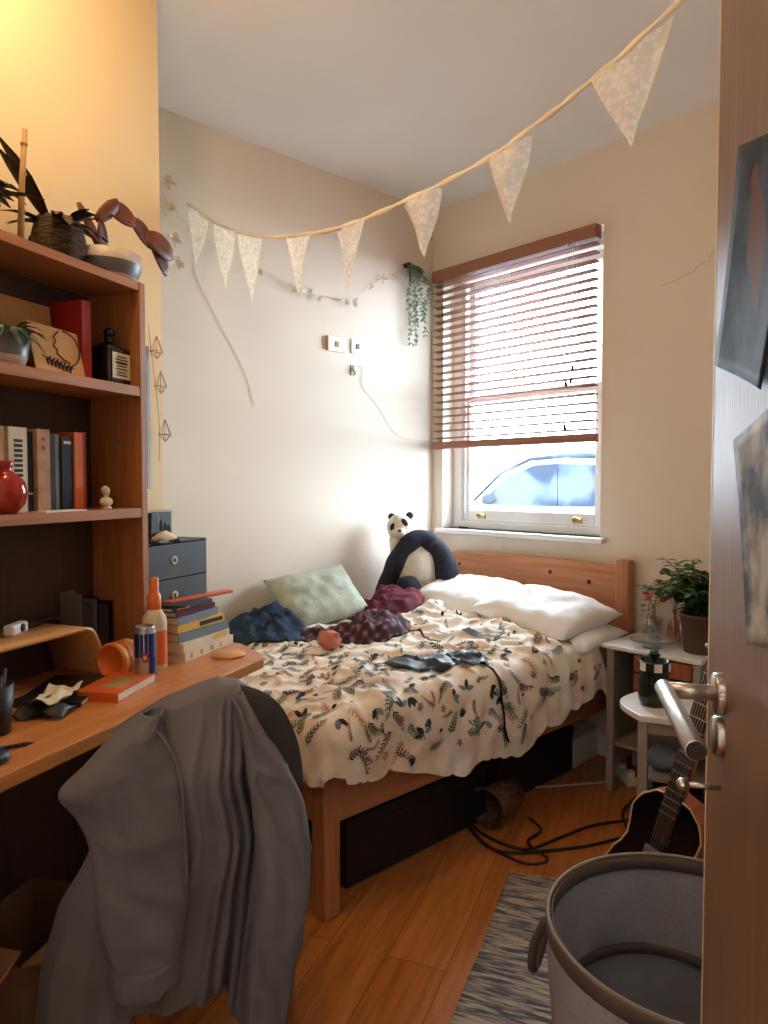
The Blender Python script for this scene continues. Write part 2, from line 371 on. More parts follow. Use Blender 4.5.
# left wall (runs from the return to the corner)
strukt(MB().b2(WX-.14, WX, .70, WY+.26, 0, CZ).obj('wall_left', 'paint', loc=(0,0,0), rz=BR))
# near left wall beside the desk, and its short return
strukt(MB().prism([(NX, FY-.1), (NX, NY), (-2.62, NY), (-2.62, NY-.1), (NX-.1, NY-.1), (NX-.1, FY-.1)], 0, CZ).obj('wall_near_left', 'yellow'))
strukt(MB().b2(RX, RX+.12, FY-.1, 3.9, 0, CZ).obj('wall_right', 'paint'))
# back wall with the window opening
WL, WR, WB, WT = -3.07, -1.94, 1.16, 2.80
bw = MB()
bw.b2(WX, WL, WY, WY+.26, 0, CZ); bw.b2(WR, -1.0, WY, WY+.26, 0, CZ); bw.b2(WL, WR, WY, WY+.26, 0, WB); bw.b2(WL, WR, WY, WY+.26, WT, CZ)
bmesh.ops.remove_doubles(bw.bm, verts=bw.bm.verts, dist=1e-5)
strukt(bw.obj('wall_back', 'paint', loc=(0,0,0), rz=BR))
# entry wall with the doorway the photograph is taken through, hall behind
ew = MB()
ew.b2(NX-.1, -.64, .20, FY, 0, CZ); ew.b2(.19, RX+.12, .20, FY, 0, CZ); ew.b2(-.64, .19, .20, FY, 2.32, CZ)
strukt(ew.obj('wall_front', 'paint'))
hw = MB(); hw.b2(-1.0, -.9, -1.6, .2, 0, CZ); hw.b2(.7, .8, -1.6, .2, 0, CZ); hw.b2(-1.0, .8, -1.7, -1.6, 0, CZ)
strukt(hw.obj('wall_hall', 'paint'))
strukt(MB().b2(-.9, .7, -1.6, FY, -.12, 0).obj('floor_hall', 'floor'))
strukt(MB().b2(-1.0, .8, -1.7, FY, CZ, CZ+.1).obj('ceiling_hall', 'ceil'))
# baseboards
strukt(MB().b2(WX, WX+.018, .78, WY, 0, .12).obj('baseboard_left', 'gloss', bevel=.004, loc=(0,0,0), rz=BR))
strukt(MB().b2(WX+.02, -1.2, WY-.018, WY, 0, .12).obj('baseboard_back', 'gloss', bevel=.004, loc=(0,0,0), rz=BR))
strukt(MB().b2(RX-.018, RX, FY, 3.5, 0, .12).obj('baseboard_right', 'gloss', bevel=.004))
# hairline crack in the plaster right of the window
pts = [(-1.62, 2.42), (-1.56, 2.425), (-1.51, 2.445), (-1.47, 2.45), (-1.44, 2.48), (-1.40, 2.49), (-1.375, 2.53)]
strukt(MB().tube([(x, WY-.0004, z) for x, z in pts], .0012, 4).obj('trim_2', 'kraft', loc=(0,0,0), rz=BR))

# ------------------------------------------------------------------ window
win = thing('window_1', None, None, B((WL+WR)/2, WY, 0), BR, kind='structure')
hw_ = (WR-WL)/2
f = MB()
for x0, x1 in ((-hw_+.0, -hw_+.075), (hw_-.06, hw_)): f.b2(x0, x1, .10, .22, WB, WT)
f.b2(-hw_, hw_, .10, .22, WT-.07, WT); f.b2(-hw_+.0, hw_, .09, .22, WB, WB+.045)
for x in (-hw_+.085, -hw_+.10): f.b2(x-.004, x+.004, .10, .14, WB+.04, WT-.07)
f.obj('window_frame', 'gloss', win, bevel=.004)
mid = 1.985
def sash(z0, z1, y, bot, top):
    s = MB(); st = .055; xa, xb = -hw_+.075, hw_-.06
    s.b2(xa, xa+st, y, y+.045, z0, z1); s.b2(xb-.045, xb, y, y+.045, z0, z1); s.b2(xa+st, xb-.045, y, y+.045, z0, z0+bot); s.b2(xa+st, xb-.045, y, y+.045, z1-top, z1)
    o = s.obj('sash', 'gloss', win, bevel=.006)
    MB().b2(xa+st, xb-.045, y+.02, y+.024, z0+bot, z1-top).obj('pane', 'pane', o)
    return o
lower = sash(WB+.045, mid+.02, .115, .075, .045)
upper = sash(mid-.025, WT-.07, .165, .045, .05)
for x in (-.33, .36):
    q = MB(); q.tube([(x-.025, .112, WB+.075), (x-.025, .09, WB+.085), (x, .084, WB+.098), (x+.025, .09, WB+.085), (x+.025, .112, WB+.075)], .006, 8); q.b2(x-.03, x+.03, .108, .114, WB+.062, WB+.09)
    q.obj('sash_lift', 'brass', lower)
strukt(MB().b2(-hw_-.03, hw_+.035, -.045, .10, WB-.03, WB).obj('trim_1', 'gloss', loc=B((WL+WR)/2, WY, 0), rz=BR, bevel=.006))
# lighter-like black item on the sill
q = MB(); q.b2(-.032, .018, -.008, .008, 0, .014); q.b2(.02, .036, -.008, .008, .001, .013)
tag(q.obj('lighter', 'black', loc=B(-2.93, 3.40, WB), rz=BR+.2, bevel=.003), 'small black lighter lying on the left end of the white window sill', 'lighter')

# venetian blind
bl = thing('venetian_blind', 'russet wooden venetian blind hanging halfway down over the sash window', 'blind', B((WL+WR)/2, WY, 0), BR)
BX0, BX1 = -hw_-.045, hw_-.012
MB().b2(BX0, BX1, -.06, .0, WT-.075, WT-.005).obj('headrail', 'rail', bl, bevel=.004)
nsl = 22; zt, zb = WT-.10, 1.735
for i in range(nsl):
    z = zt + (zb-zt)*i/(nsl-1)
    s = MB()
    def sl(u, v, z=z): 
        y = -.056 + .050*v; return (BX0+.006+(BX1-BX0-.012)*u, y, z + .0035*sin(pi*v) + (.0045*(.5-v)))
    s.sheet(sl, 2, 5); s.obj('slat', 'blindwood', bl, solid=.0042)
MB().b2(BX0, BX1, -.058, -.004, 1.668, 1.712).obj('bottom_rail', 'rail', bl, bevel=.005)
for x in (BX0+.11, 0, BX1-.11):
    c = MB()
    for y in (-.058, -.003): c.tube([(x, y, WT-.07), (x, y, 1.69)], .0011, 4)
    c.obj('ladder_cord', 'cord', bl)
for x, z in ((BX1-.165, 1.99), (BX1-.135, 2.0), (BX1-.125, 2.07), (BX1-.17, 1.76)):
    c = MB(); c.tube([(x, -.064, WT-.07), (x, -.064, z)], .0012, 4, m='cord'); c.lathe([(.002, .03), (.007, .022), (.010, .0), (.0, -.002)], (x, -.066, z-.02), 8, m='black')
    c.obj('cord_tassel', None, bl)

# ------------------------------------------------------------------ outside: road, parked car, far house
strukt(MB().b2(-16, 8, WY+.3, 16, -.1, .22).obj('ground_street', 'asphalt', loc=(0,0,0), rz=BR))
car = thing('car', 'silver car parked in the street, seen through the lower window pane', 'car', B(-4.2, 6.6, .22), BR)
prof = [(-2.1,.25),(-2.12,.62),(-1.95,.78),(-1.2,.92),(-.85,.98),(-.45,1.30),(-.05,1.46),(.35,1.49),(1.0,1.46),(1.5,1.25),(1.95,1.0),(2.1,.9),(2.12,.35),(1.9,.25)]
MB().prism([(x, z) for x, z in prof], -.6, 1.1, lambda a, b, c: (a, c, b)).obj('body', 'carpaint', car, bevel=.05)
w1 = [(-.72,1.0),(-.36,1.30),(0,1.41),(.265,1.42),(.265,1.0)]; w2 = [(.275,1.0),(.275,1.42),(.95,1.39),(1.35,1.2),(1.4,1.02)]
for wv in (w1, w2): MB().prism(wv, -.612, -.59, lambda a, b, c: (a, c, b)).obj('side_window', 'carglass', car)
MB().tube([(-.85,-.61,1.0),(-.42,-.615,1.34),(-.05,-.615,1.475),(.35,-.615,1.50),(1.0,-.615,1.47),(1.5,-.61,1.26)], .022, 8).obj('roof_trim', 'carglass', car)
MB().ball((-.55,-.68,1.06), (.07,.09,.06), 12).obj('wing_mirror', 'carglass', car)
MB().b2(.1,.35,-.1,.25,1.49,1.56).obj('roof_aerial', 'carglass', car, bevel=.02)
for x in (-1.35, 1.3):
    for y in (-.55, 1.0): MB().lathe([(.0,-.1),(.2,-.1),(.31,-.09),(.32,.0),(.31,.09),(.2,.1),(.0,.1)], (x, y, .31), 24, axis=Rx(pi/2)).obj('wheel', 'tyre', car)

# ------------------------------------------------------------------ door
DE = Vector((.069, 1.102, 0)); DD = Vector((.1305, -.991, 0)).normalized(); DN = Vector((-DD.y*-1, -DD.x, 0))
DN = Vector((-.991, -.1305, 0)).normalized()
DA = atan2(DD.y, DD.x)                              # local x runs along the door to the hinge, local y = away from the face seen
door = thing('door_1', None, None, DE, DA, kind='structure')
# local frame: x along DD, y = left of DD = (-DD.y, DD.x) = (+.991,.13) -> away from the visible face
MB().b2(.003, .755, 0, .042, .008, 2.28).obj('door_leaf', 'door', door)
MB().b2(-.003, .003, -.0005, .0425, .008, 2.28).obj('edge_strip', 'door_edge', door)  # narrow cream strip down the leading edge
RS = .088
def rose(z, r=.027):
    return MB().lathe([(0, -.012), (r*.9, -.012), (r, -.009), (r, 0)], (RS, 0, z), 28, axis=Rx(-pi/2))
hp = MB().lathe([(.0002, .011), (.025, .011), (.027, .008), (.027, 0)], (RS, 0, 1.172), 28, axis=Rx(pi/2)); ho = hp.obj('handle_rose', 'steel', door)
lv = MB(); lv.tube([(RS, 0, 1.172), (RS, -.071, 1.172)], .0105, 16); lv.obj('handle_neck', 'steel', door)
g = MB(); g.tube([(RS-.012, -.071, 1.172), (RS+.222, -.071, 1.172)], .0115, 20); lever = g.obj('handle_lever', 'steel', door, bevel=.0015)
MB().tube([(RS+.2215, -.071, 1.172), (RS+.2235, -.071, 1.172)], .0098, 20).obj('lever_hollow_end', 'steel_dark', lever)  # dark disc paints the shade inside the lever's hollow end
MB().lathe([(.0002, .010), (.024, .010), (.026, .007), (.026, 0)], (RS, 0, 1.115), 28, axis=Rx(pi/2)).obj('lock_rose', 'steel', door)
k_ = MB(); k_.tube([(RS+.0, 0, 1.045), (RS+.0, -.042, 1.045)], .0035, 10); k_.ball((RS, -.046, 1.045), (.009, .009, .009), 12); k_.obj('thumb_turn', 'steel', door)
# pictures stuck to the door (corners in local x,z)
def poster(name, cs, m, label, curl=.006):
    c = Vector((sum(p[0] for p in cs)/4, 0, sum(p[1] for p in cs)/4)); q = MB(); TL, BL, BRr, TR = [Vector((p[0], 0, p[1])) for p in cs]
    loc = DE + DD*c.x; loc.z = c.z
    def fn(u, v):
        p = (TL*(1-u) + TR*u)*(1-v) + (BL*(1-u) + BRr*u)*v; e = ((2*u-1)**2*.6 + (2*v-1)**2*.4)
        a = p - c; return (a.x, -.002 - curl*e*.9, a.z)
    q.sheet(fn, 12, 16); o = q.obj(name, m, loc=loc, rz=DA, solid=.0006)
    return tag(o, label, 'poster')
poster('poster', [(.150,1.853),(.036,1.611),(.27,1.548),(.38,1.775)], 'poster1', 'dark blue picture with an orange figure, stuck askew on the brown door')
poster('poster', [(.153,1.502),(.235,1.27),(.46,1.31),(.38,1.545)], 'poster2', 'grey photo print stuck lower on the door, mostly cut by the frame')

# ceiling pendant over the desk end of the room (its bulb lights the room)
pn = thing('pendant_lamp', 'bare bulb ceiling pendant above the desk chair', 'lamp', (LAMP[0], LAMP[1], CZ))
MB().lathe([(.0002,0),(.05,0),(.045,-.025),(.008,-.03)], seg=20).obj('ceiling_rose', 'white', pn)
MB().tube([(0,0,-.02),(0,0,LAMP[2]-CZ+.16)], .003, 6).obj('flex', 'white', pn)
MB().lathe([(.003,.05),(.018,.05),(.02,0),(.018,0)], (0,0,LAMP[2]-CZ+.09), 16).obj('lamp_holder', 'white', pn)

# ------------------------------------------------------------------ bed (turned frame: x along the back wall, y towards it)
BL, BRt, BF, BH = -3.11, -1.80, 1.40, 3.30
bed = thing('double_bed', 'low orange pine double bed with a plank headboard under the window', 'bed', B(0, 0, 0), BR)
q = MB(); n_ = 24
def hb(u, v): return None
pts = [(-3.08, .42), (-1.80, .42)] + [(-1.80 - 1.28*i/12, 1.028 + .012*sin(pi*i/12) - .02*(i/12)) for i in range(13)] 
pts[-1] = (-3.08, .98); pts.insert(-1, (-3.06, 1.0))
pts = [(-3.08, .45), (-1.80, .45), (-1.80, 1.03), (-2.1, 1.038), (-2.44, 1.04), (-2.8, 1.03), (-3.02, 1.015), (-3.07, .99), (-3.08, .95)]
q.prism(pts, 3.29, 3.322, lambda a, b, c: (a, c, b)); hbo = q.obj('headboard', 'pine', bed, bevel=.008)
for x, z in ((-2.2, .96), (-1.96, .93), (-2.86, .95)):
    kn = MB(); kn.lathe([(.0002, .0), (.010, 0), (.012, -.002)], (x, 3.2885, z), 10, axis=Rx(-pi/2)); kn.obj('wood_knot', 'hutch_back', hbo)
for x in (-1.80, -3.13):
    MB().b2(x, x+.075, 3.265, 3.335, 0, 1.062).obj('head_post', 'pineZ', bed, bevel=.01)
for x, y in ((-1.855, 1.385), (-3.12, 1.385)):
    MB().b2(x, x+.07, y, y+.07, 0, .50).obj('foot_post', 'pineZ', bed, bevel=.006)
for x in (-1.825, -3.115): MB().b2(x, x+.028, 1.45, 3.27, .31, .47).obj('side_rail', 'pineY', bed, bevel=.005)
MB().b2(-3.05, -1.855, 1.405, 1.435, .30, .47).obj('foot_rail', 'pine', bed, bevel=.005)
for i in range(9):
    MB().b2(-3.09, -1.825, 1.55+i*.2, 1.63+i*.2, .385, .405).obj('slat', 'pine', bed)
tag(MB().b2(-3.12, -1.81, 1.44, 3.26, .41, .62).obj('mattress', 'sheet', loc=B(0,0,0), rz=BR, bevel=.035), 'white mattress under the printed duvet on the pine bed', 'mattress')

def ns(x, y, z=0): return noise.noise(Vector((x, y, z)))
def ridge(v): return 1 - abs(v)*2
def bedtop(x, y):                                   # height of the duvet over the mattress
    h = .70 + .035*ns(x*2.2, y*2.2, 1) + .03*ns(x*5, y*4, 3)
    a = x*.85 + y*.52; b_ = -x*.52 + y*.85
    h += .026*max(0, ridge(ns(a*2.6, b_*9, 8)))**3 * (0.45 + .8*max(0, min(1, (y-1.6))))
    h += .014*max(0, ridge(ns(a*9+4, b_*4, 2)))**3
    h += .012*ns(x*14, y*12, 5)
    t = max(0, min(1, (y-2.35)/.5)); edge_ = max(0, min(1, (XE - x)/.35)) if x < XE else 0; h += .05*t*max(0, sin((x+y*.7)*7.0))**2*edge_ + .045*t*(.4+.6*edge_)
    h -= .03*max(0, 1-(y-1.40)/.25) if y < 1.65 else 0
    return h
def hang(y): return interp(y, [(1.25, .23), (1.42, .24), (1.6, .30), (2.0, .40), (2.4, .41), (2.62, .36), (2.76, .30), (3.05, .29)])
XE, YE, RR = -1.80, 1.415, .07
def duv(p, q_, lift=0):
    """p across (beyond XE = overhang), q_ along (below YE = overhang at the foot)"""
    a = max(0, p-XE); b_ = max(0, YE-q_); o = hypot(a, b_)
    if a > 0 and b_ > 0: k_ = max(a, b_)/o; a *= k_; b_ *= k_; o *= k_
    bx_, by_ = min(p, XE), max(q_, YE)
    z = bedtop(bx_, by_)
    if o > 0:
        dx, dy = a/o, b_/o
        if o < RR*pi/2: out = RR*sin(o/RR); dz = RR*(1-cos(o/RR))
        else: out = RR; dz = RR + (o-RR*pi/2)
        k = min(1, o/.2)
        out += k*(.018*ns(q_*6+p*2, p*3+q_*2, 2) + .02*ns(q_*13, p*9, 9)) + .02*k
        if q_ > 2.4: out += .035*k*min(1, (q_-2.4)/.4)
        bx_ += dx*out; by_ -= dy*out; z -= dz + k*.0
    return Vector((bx_, by_, z + lift))
NU, NV = 130, 170
P0, Q1 = -3.13, 2.98
def duvuv(u, v):
    qq = YE - .24 + (Q1 - YE + .24)*v
    L_ = hang(qq) if qq > YE else .22
    over = L_ + .02*ns(qq*5, 3, 3)
    p = P0 + (XE + over - P0)*u
    end = .05*sin(u*9) + .04*ns(u*4, 0, 6)
    if v > .9: qq += end*(v-.9)/.1
    r = duv(p, qq)
    if v > .965: r.z -= .05*((v-.965)/.035)**2
    if r.x < WX+.012: r.x = WX+.012
    return r
dv = MB(); dv.sheet(duvuv, NU, NV, 'duvet')
def dn(p, q_):
    e = .006; A = duv(p, q_); U = duv(p+e, q_)-A; V = duv(p, q_+e)-A; n = U.cross(V); n.normalize(); return A, n
def stamp(p, q_, pts, m, w0=None):
    """filled leaf drawn on the cloth: pts in local cloth coordinates"""
    i = dv.mi(m); vs = []
    for a, b_ in pts:
        A, n = dn(p+a, q_+b_); vs.append(dv.bm.verts.new(A + n*.0035))
    c_, n = dn(p + sum(a for a, _ in pts)/len(pts), q_ + sum(b_ for _, b_ in pts)/len(pts)); cv = dv.bm.verts.new(c_ + n*.0038)
    for k in range(len(vs)):
        f = dv.bm.faces.new((vs[k], vs[(k+1) % len(vs)], cv)); f.material_index = i; f.smooth = True
def leafpts(x, y, ang, L, W):
    ca, sa = cos(ang), sin(ang); return [(x + ca*l - sa*w_, y + sa*l + ca*w_) for l, w_ in ((0,0),(L*.35,W/2),(L*.75,W*.36),(L,0),(L*.75,-W*.36),(L*.35,-W/2))]
for n_, c_ in (('pt', (44, 66, 72)), ('pg', (98, 108, 82)), ('po', (206, 122, 84)), ('pb', (120, 142, 156)), ('pr', (120, 96, 78)), ('pd', (34, 36, 46)), ('ppk', (220, 170, 140))): M[n_] = mat('print_'+{'pt':'teal','pg':'sage','po':'coral','pb':'blue_grey','pr':'brown','pd':'ink','ppk':'peach'}[n_], c_, .85)
rnd = random.Random(11)
def sprig(p, q_, ang, L, n, W, m, stem='pg'):
    ca, sa = cos(ang), sin(ang); cv = rnd.uniform(-.5, .5)
    def at(t): a2 = ang + cv*t; return (L*t*cos(a2), L*t*sin(a2)), a2
    for k in range(n-1):
        (x0, y0), a0 = at(k/n); (x1, y1), a1 = at((k+1)/n); nx, ny = -sin(a0)*.0016, cos(a0)*.0016
        stamp(p, q_, [(x0+nx, y0+ny), (x1+nx, y1+ny), (x1-nx, y1-ny), (x0-nx, y0-ny)], stem)
    for k in range(n):
        (x, y), a2 = at((k+.5)/n); l = W*(1.2 - .5*k/n)
        for sg in (-1, 1): stamp(p, q_, leafpts(x, y, a2 + sg*.75, l, l*.27), m)
    (x, y), a2 = at(1); stamp(p, q_, leafpts(x, y, a2, W*.8, W*.3), m)
def flower(p, q_, r, m):
    for k in range(5): stamp(p, q_, leafpts(0, 0, k*2*pi/5 + p*9, r, r*.75), m)
    stamp(p, q_, [(.25*r*cos(t*pi/3), .25*r*sin(t*pi/3)) for t in range(6)], 'yellowp')
yq = 1.22
spots = []
for _ in range(4200):
    p = rnd.uniform(-3.05, XE+.28); q_ = rnd.uniform(YE-.20, 2.9)
    edge = (p > XE-.28); foot = q_ < 1.95
    if p > XE and p - XE > hang(max(q_, YE))-.05: continue
    if p > XE and q_ < YE: continue
    dens = .95 if (foot or (edge and q_ < 2.45)) else .42
    if q_ > 2.45: dens = .16
    if rnd.random() > dens: continue
    R_ = .044 if (foot or edge) else .066
    if any((p-a)**2 + (q_-b_)**2 < R_**2 for a, b_ in spots): continue
    spots.append((p, q_))
    t = rnd.random(); big = 1.15 if (foot or edge) else .8
    if t < .50: sprig(p, q_, rnd.choice([1.2, 1.9, -1.2, .2, 2.9]) + rnd.uniform(-.5, .5), .070*big, 6, .019*big, rnd.choice(['pt', 'pt', 'pd', 'pg', 'pb'] if (foot or edge) and rnd.random() < .75 else ['pb', 'pg', 'pg', 'ppk']))
    elif t < .66: sprig(p, q_, rnd.uniform(0, 6.28), .055*big, 8, .010*big, rnd.choice(['po', 'pr', 'pg']), 'pr')
    elif t < .80: flower(p, q_, .014*big, rnd.choice(['po', 'ppk', 'pb']))
    elif t < .92:
        for k in range(3): stamp(p, q_, leafpts(0, 0, rnd.uniform(0, 6.28), .034*big, .016*big), rnd.choice(['pt', 'pd', 'pb']))
    else: stamp(p, q_, leafpts(0, 0, rnd.uniform(0, 6.28), .022, .016), 'pd')
duvet = dv.obj('duvet', None, loc=B(0,0,0), rz=BR, recalc=False)
tag(duvet, 'off-white duvet printed with leaf sprigs and small flowers, rumpled over the bed', 'duvet')

def pillow(name, c, L, W, H, rz, tilt, m, label, cat='pillow', seed=0, droopy=.5, group=None):
    q = MB(); nu, nv = 30, 24
    def prof(u, v):
        a, b_ = 2*u-1, 2*v-1; e = (1-abs(a)**3.2)*(1-abs(b_)**3.2); return max(0, e)**.55
    for sg in (1, -1):
        def fn(u, v, sg=sg):
            a, b_ = 2*u-1, 2*v-1; k = prof(u, v)
            pinch = 1 - .05*(1-abs(a))*abs(b_)**4 - .0
            x = a*L/2*(1-.05*(1-b_*b_)); y = b_*W/2*(1-.05*(1-a*a))
            z = sg*H/2*k*(1 + .25*ns(x*5+seed, y*5, seed)) + .012*k*ns(x*16+seed, y*16, 2) + (.006*ridge(ns(a*3+seed, b_*8, 4)) if sg > 0 else 0)*k
            return (x, y, z)
        q.sheet(fn, nu, nv)
    bmesh.ops.remove_doubles(q.bm, verts=q.bm.verts, dist=.0004)
    o = q.obj(name, m, loc=c); o.rotation_euler = (tilt[0], tilt[1], rz); return tag(o, label, cat, group)
pillow('pillow', B(-1.99, 2.99, .70), .62, .42, .15, BR+.05, (.06, 0), 'pillow', 'white pillow lying lowest at the right end of the headboard', seed=1)
pillow('pillow', B(-2.04, 2.99, .80), .62, .46, .17, BR-.10, (.16, .10), 'pillow', 'plump white pillow on top beside the right headboard post', seed=5)
pillow('pillow', B(-2.56, 3.02, .80), .66, .46, .19, BR+.08, (.22, .0), 'pillow', 'rumpled white pillow between the panda and the right-hand pillows', seed=9)
pillow('cushion', B(-2.965, 2.27, .845), .50, .36, .12, BR+radians(84), (.72, -.10), 'green_cushion', 'pale green square cushion leaning on the wall behind the clothes', 'cushion', seed=3)

def heap(name, c, outline_, h, m, label, cat, rz=BR, seed=0, fold=.02, fr=9, aniso=(1, 2.4), base=None, group=None, nr=16, na=64, rough=0):
    """crumpled cloth: outline = list of radii around the centre (evenly spaced), follows the duvet underneath"""
    q = MB(); n = len(outline_)
    def rad(th):
        t = (th/(2*pi)*n) % n; i = int(t); f_ = t-i; f_ = f_*f_*(3-2*f_)
        return outline_[i]*(1-f_) + outline_[(i+1) % n]*f_
    cx, cy = c
    def gz(x, y):
        return bedtop(cx+x, cy+y) if base is None else base
    def fn(u, v):
        th = 2*pi*u; r = rad(th)*v*(1 + .10*ns(cos(th)*3, sin(th)*3, seed+v)); x, y = r*cos(th), r*sin(th)
        e = max(0, 1-v**3)**.5
        ww = .5*ns(x*5, y*5, seed+9); aa = (x*cos(seed) + y*sin(seed)); bb = (-x*sin(seed) + y*cos(seed)); z = h*e*(.45 + .9*ns(x*4+seed, y*4, seed)) + fold*1.5*e*max(0, ridge(ns(aa*3+ww, bb*11+ww*2, seed+2)))**2 + fold*.7*e*max(0, ridge(ns(bb*4+ww, aa*13-ww, seed+5)))**2
        return (x, y, gz(x, y) + max(z, .006) + .004)
    q.sheet(fn, na, nr, wrap=True)
    def bt(u, v):
        th = 2*pi*u; r = rad(th)*v*(1 + .10*ns(cos(th)*3, sin(th)*3, seed+v)); x, y = r*cos(th), r*sin(th); return (x, y, gz(x, y)+.003)
    q.sheet(bt, na, 4, wrap=True)
    o = q.obj(name, m, loc=B(cx, cy, 0), rz=rz); return tag(o, label, cat, group)
heap('jumper', (-2.88, 1.88), [.20, .17, .22, .17, .26, .30, .24, .20], .085, 'navy', 'crumpled navy teal jumper on the bed beside the desk corner', 'clothes', seed=2, fold=.03)
heap('plaid_shirt', (-2.58, 2.20), [.24, .26, .22, .13, .20, .28, .16, .18], .07, 'plaid', 'crumpled purple plaid shirt in the middle of the bed', 'clothes', seed=6, fold=.035)
heap('maroon_top', (-2.80, 2.60), [.16, .20, .26, .20, .14, .16, .22, .16], .085, 'maroon', 'maroon knitted top bunched between the panda and the green cushion', 'clothes', seed=12, fold=.03)
# pink knitted bundle
q = MB(); q.ball((0, 0, .042), (.058, .045, .042), 24, amp=.35, fr=3); q.ball((-.055, .01, .028), (.03, .03, .028), 16, amp=.3)
tag(q.obj('knitted_hat', 'terracotta', loc=B(-2.44, 1.93, bedtop(-2.44, 1.93)), rz=BR), 'small pinkish knitted bundle on the duvet beside the plaid shirt', 'clothes')
q = MB(); q.ball((0, 0, .018), (.03, .02, .018), 14, amp=.3, m='white'); q.ball((.018, 0, .026), (.012, .012, .012), 10, m='black')
tag(q.obj('earbud_case', None, loc=B(-2.62, 1.86, bedtop(-2.62, 1.86)), rz=BR), 'tiny white and black object on the duvet left of the pink bundle', 'gadget')
# black strap (flat bag) with its cord hanging over the bed edge
bk = thing('black_bag', 'black slack fabric pouch lying open on the duvet with a long cord', 'bag', B(0, 0, 0), BR)
def flat(cx, cy, outl, h, seed, name):
    q = MB()
    def rad(th):
        n = len(outl); t = (th/(2*pi)*n) % n; i = int(t); f_ = t-i; return outl[i]*(1-f_) + outl[(i+1) % n]*f_
    for sg in (1, 0):
        def fn(u, v, sg=sg):
            th = 2*pi*u; r = rad(th)*v; x, y = cx+r*cos(th), cy+r*sin(th)
            return (x, y, bedtop(x, y) + .004 + (sg*h*max(0, 1-v**4)**.5*(1+.8*ns(x*14, y*20, seed))))
        q.sheet(fn, 40, 8, wrap=True)
    return q.obj(name, 'black', bk)
flat(-1.965, 2.02, [.08, .15, .16, .10, .11, .16, .13, .08], .018, 3, 'pouch')
flat(-1.90, 2.22, [.12, .08, .12, .10, .09, .08, .07, .14], .016, 8, 'flap')
cp = []
for k in range(17):
    t = k/16; p = -1.92 + t*.46; q_ = 2.14 + .12*t + .02*sin(t*6)
    A, nn = dn(p, q_); cp.append(A + nn*.012)
MB().tube(cp, .005, 8).obj('cord', 'blackgloss', bk)
# thin strap across the sheet near the pillows
def ribbon(name, pts, wdt, m, label, cat):
    q = MB(); P = catmull([(x, y, 0) for x, y in pts], 8); i = q.mi(m); row = []
    for k, a in enumerate(P):
        d = (P[min(k+1, len(P)-1)] - P[max(k-1, 0)]).normalized(); s_ = Vector((-d.y, d.x, 0))*wdt/2
        row.append([q.bm.verts.new((v.x, v.y, bedtop(v.x, v.y)+.010+.004*sin(k))) for v in (a-s_, a+s_)])
    for k in range(len(row)-1): q.bm.faces.new((row[k][0], row[k][1], row[k+1][1], row[k+1][0]))
    return tag(q.obj(name, None, loc=B(0,0,0), rz=BR, solid=.003), label, cat)
ribbon('hair_ribbon', [(-2.30, 2.44), (-2.2, 2.52), (-2.1, 2.5), (-2.0, 2.62)], .022, 'bluegrey', 'blue grey ribbon lying on the white part of the duvet', 'ribbon')
ribbon('hair_ribbon', [(-2.42, 2.30), (-2.32, 2.38), (-2.26, 2.36), (-2.2, 2.40)], .009, 'maroon', 'thin dark red ribbon beside the black pouch on the duvet', 'ribbon')

# ------------------------------------------------------------------ plush panda
pd = thing('toy_panda', 'large black and white plush panda slumped against the wall corner on the bed', 'soft toy', B(-2.93, 2.98, .755), BR + radians(42))
pd.scale = (.95, .95, .95)
MB().ball((0, 0, .19), (.150, .115, .21), 28, amp=.05).obj('torso', 'pandaw', pd)
MB().ball((0, -.055, .205), (.118, .075, .16), 28, amp=.03).obj('belly', 'pandaw', pd)
hd = MB(); hd.ball((-.105, -.03, .455), (.082, .076, .084), 24, amp=.04, rot=Ry(-.35)); hd.tube([(-.125, -.015, .40), (-.105, .0, .30), (-.09, 0, .2)], [.05, .065, .08], 14)
hdo = hd.obj('head', 'pandaw', pd)
MB().ball((-.098, -.100, .430), (.036, .036, .03), 16).obj('muzzle', 'pandaw', hdo)
MB().ball((-.098, -.136, .440), (.012, .008, .009), 10).obj('nose', 'black', hdo)
for x, z, a in ((-.142, .462, .5), (-.072, .488, -.6)): MB().ball((x, -.086, z), (.019, .016, .028), 14, rot=Ry(a)).obj('eye_patch', 'pandab', hdo)
for x, z in ((-.140, .464), (-.074, .489)): MB().ball((x, -.103, z), (.006, .005, .006), 8).obj('eye', 'blackgloss', hdo)
for x, z in ((-.045, .528), (-.158, .520)): MB().ball((x, -.01, z), (.024, .014, .024), 12).obj('ear', 'pandab', hdo)
sh = MB(); P = catmull([(-.19, -.03, .05), (-.16, -.055, .15), (-.115, -.075, .25), (-.06, -.075, .335), (.02, -.05, .385), (.10, -.045, .35)], 6)
sh.tube(P, [.062+.004*sin(i*.7) for i in range(len(P))], 14); sh.obj('arm', 'pandab', pd)
sh = MB(); P = catmull([(.06, -.035, .375), (.14, -.035, .30), (.185, -.045, .19), (.19, -.075, .09), (.12, -.13, .05)], 6)
sh.tube(P, [interp(i/len(P), [(0, .055), (.5, .078), (1, .06)]) for i in range(len(P))], 14); sh.ball((.105, -.135, .05), (.05, .045, .045), 14); sh.obj('arm', 'pandab', pd)
MB().ball((-.045, -.165, .085), (.082, .07, .085), 20, amp=.06).obj('leg', 'pandab', pd)
lg = MB(); lg.ball((-.20, -.03, .055), (.06, .075, .06), 20, amp=.06); lg.obj('leg', 'pandab', pd)
MB().ball((.04, -.12, .02), (.09, .05, .03), 16).obj('leg', 'pandab', pd)

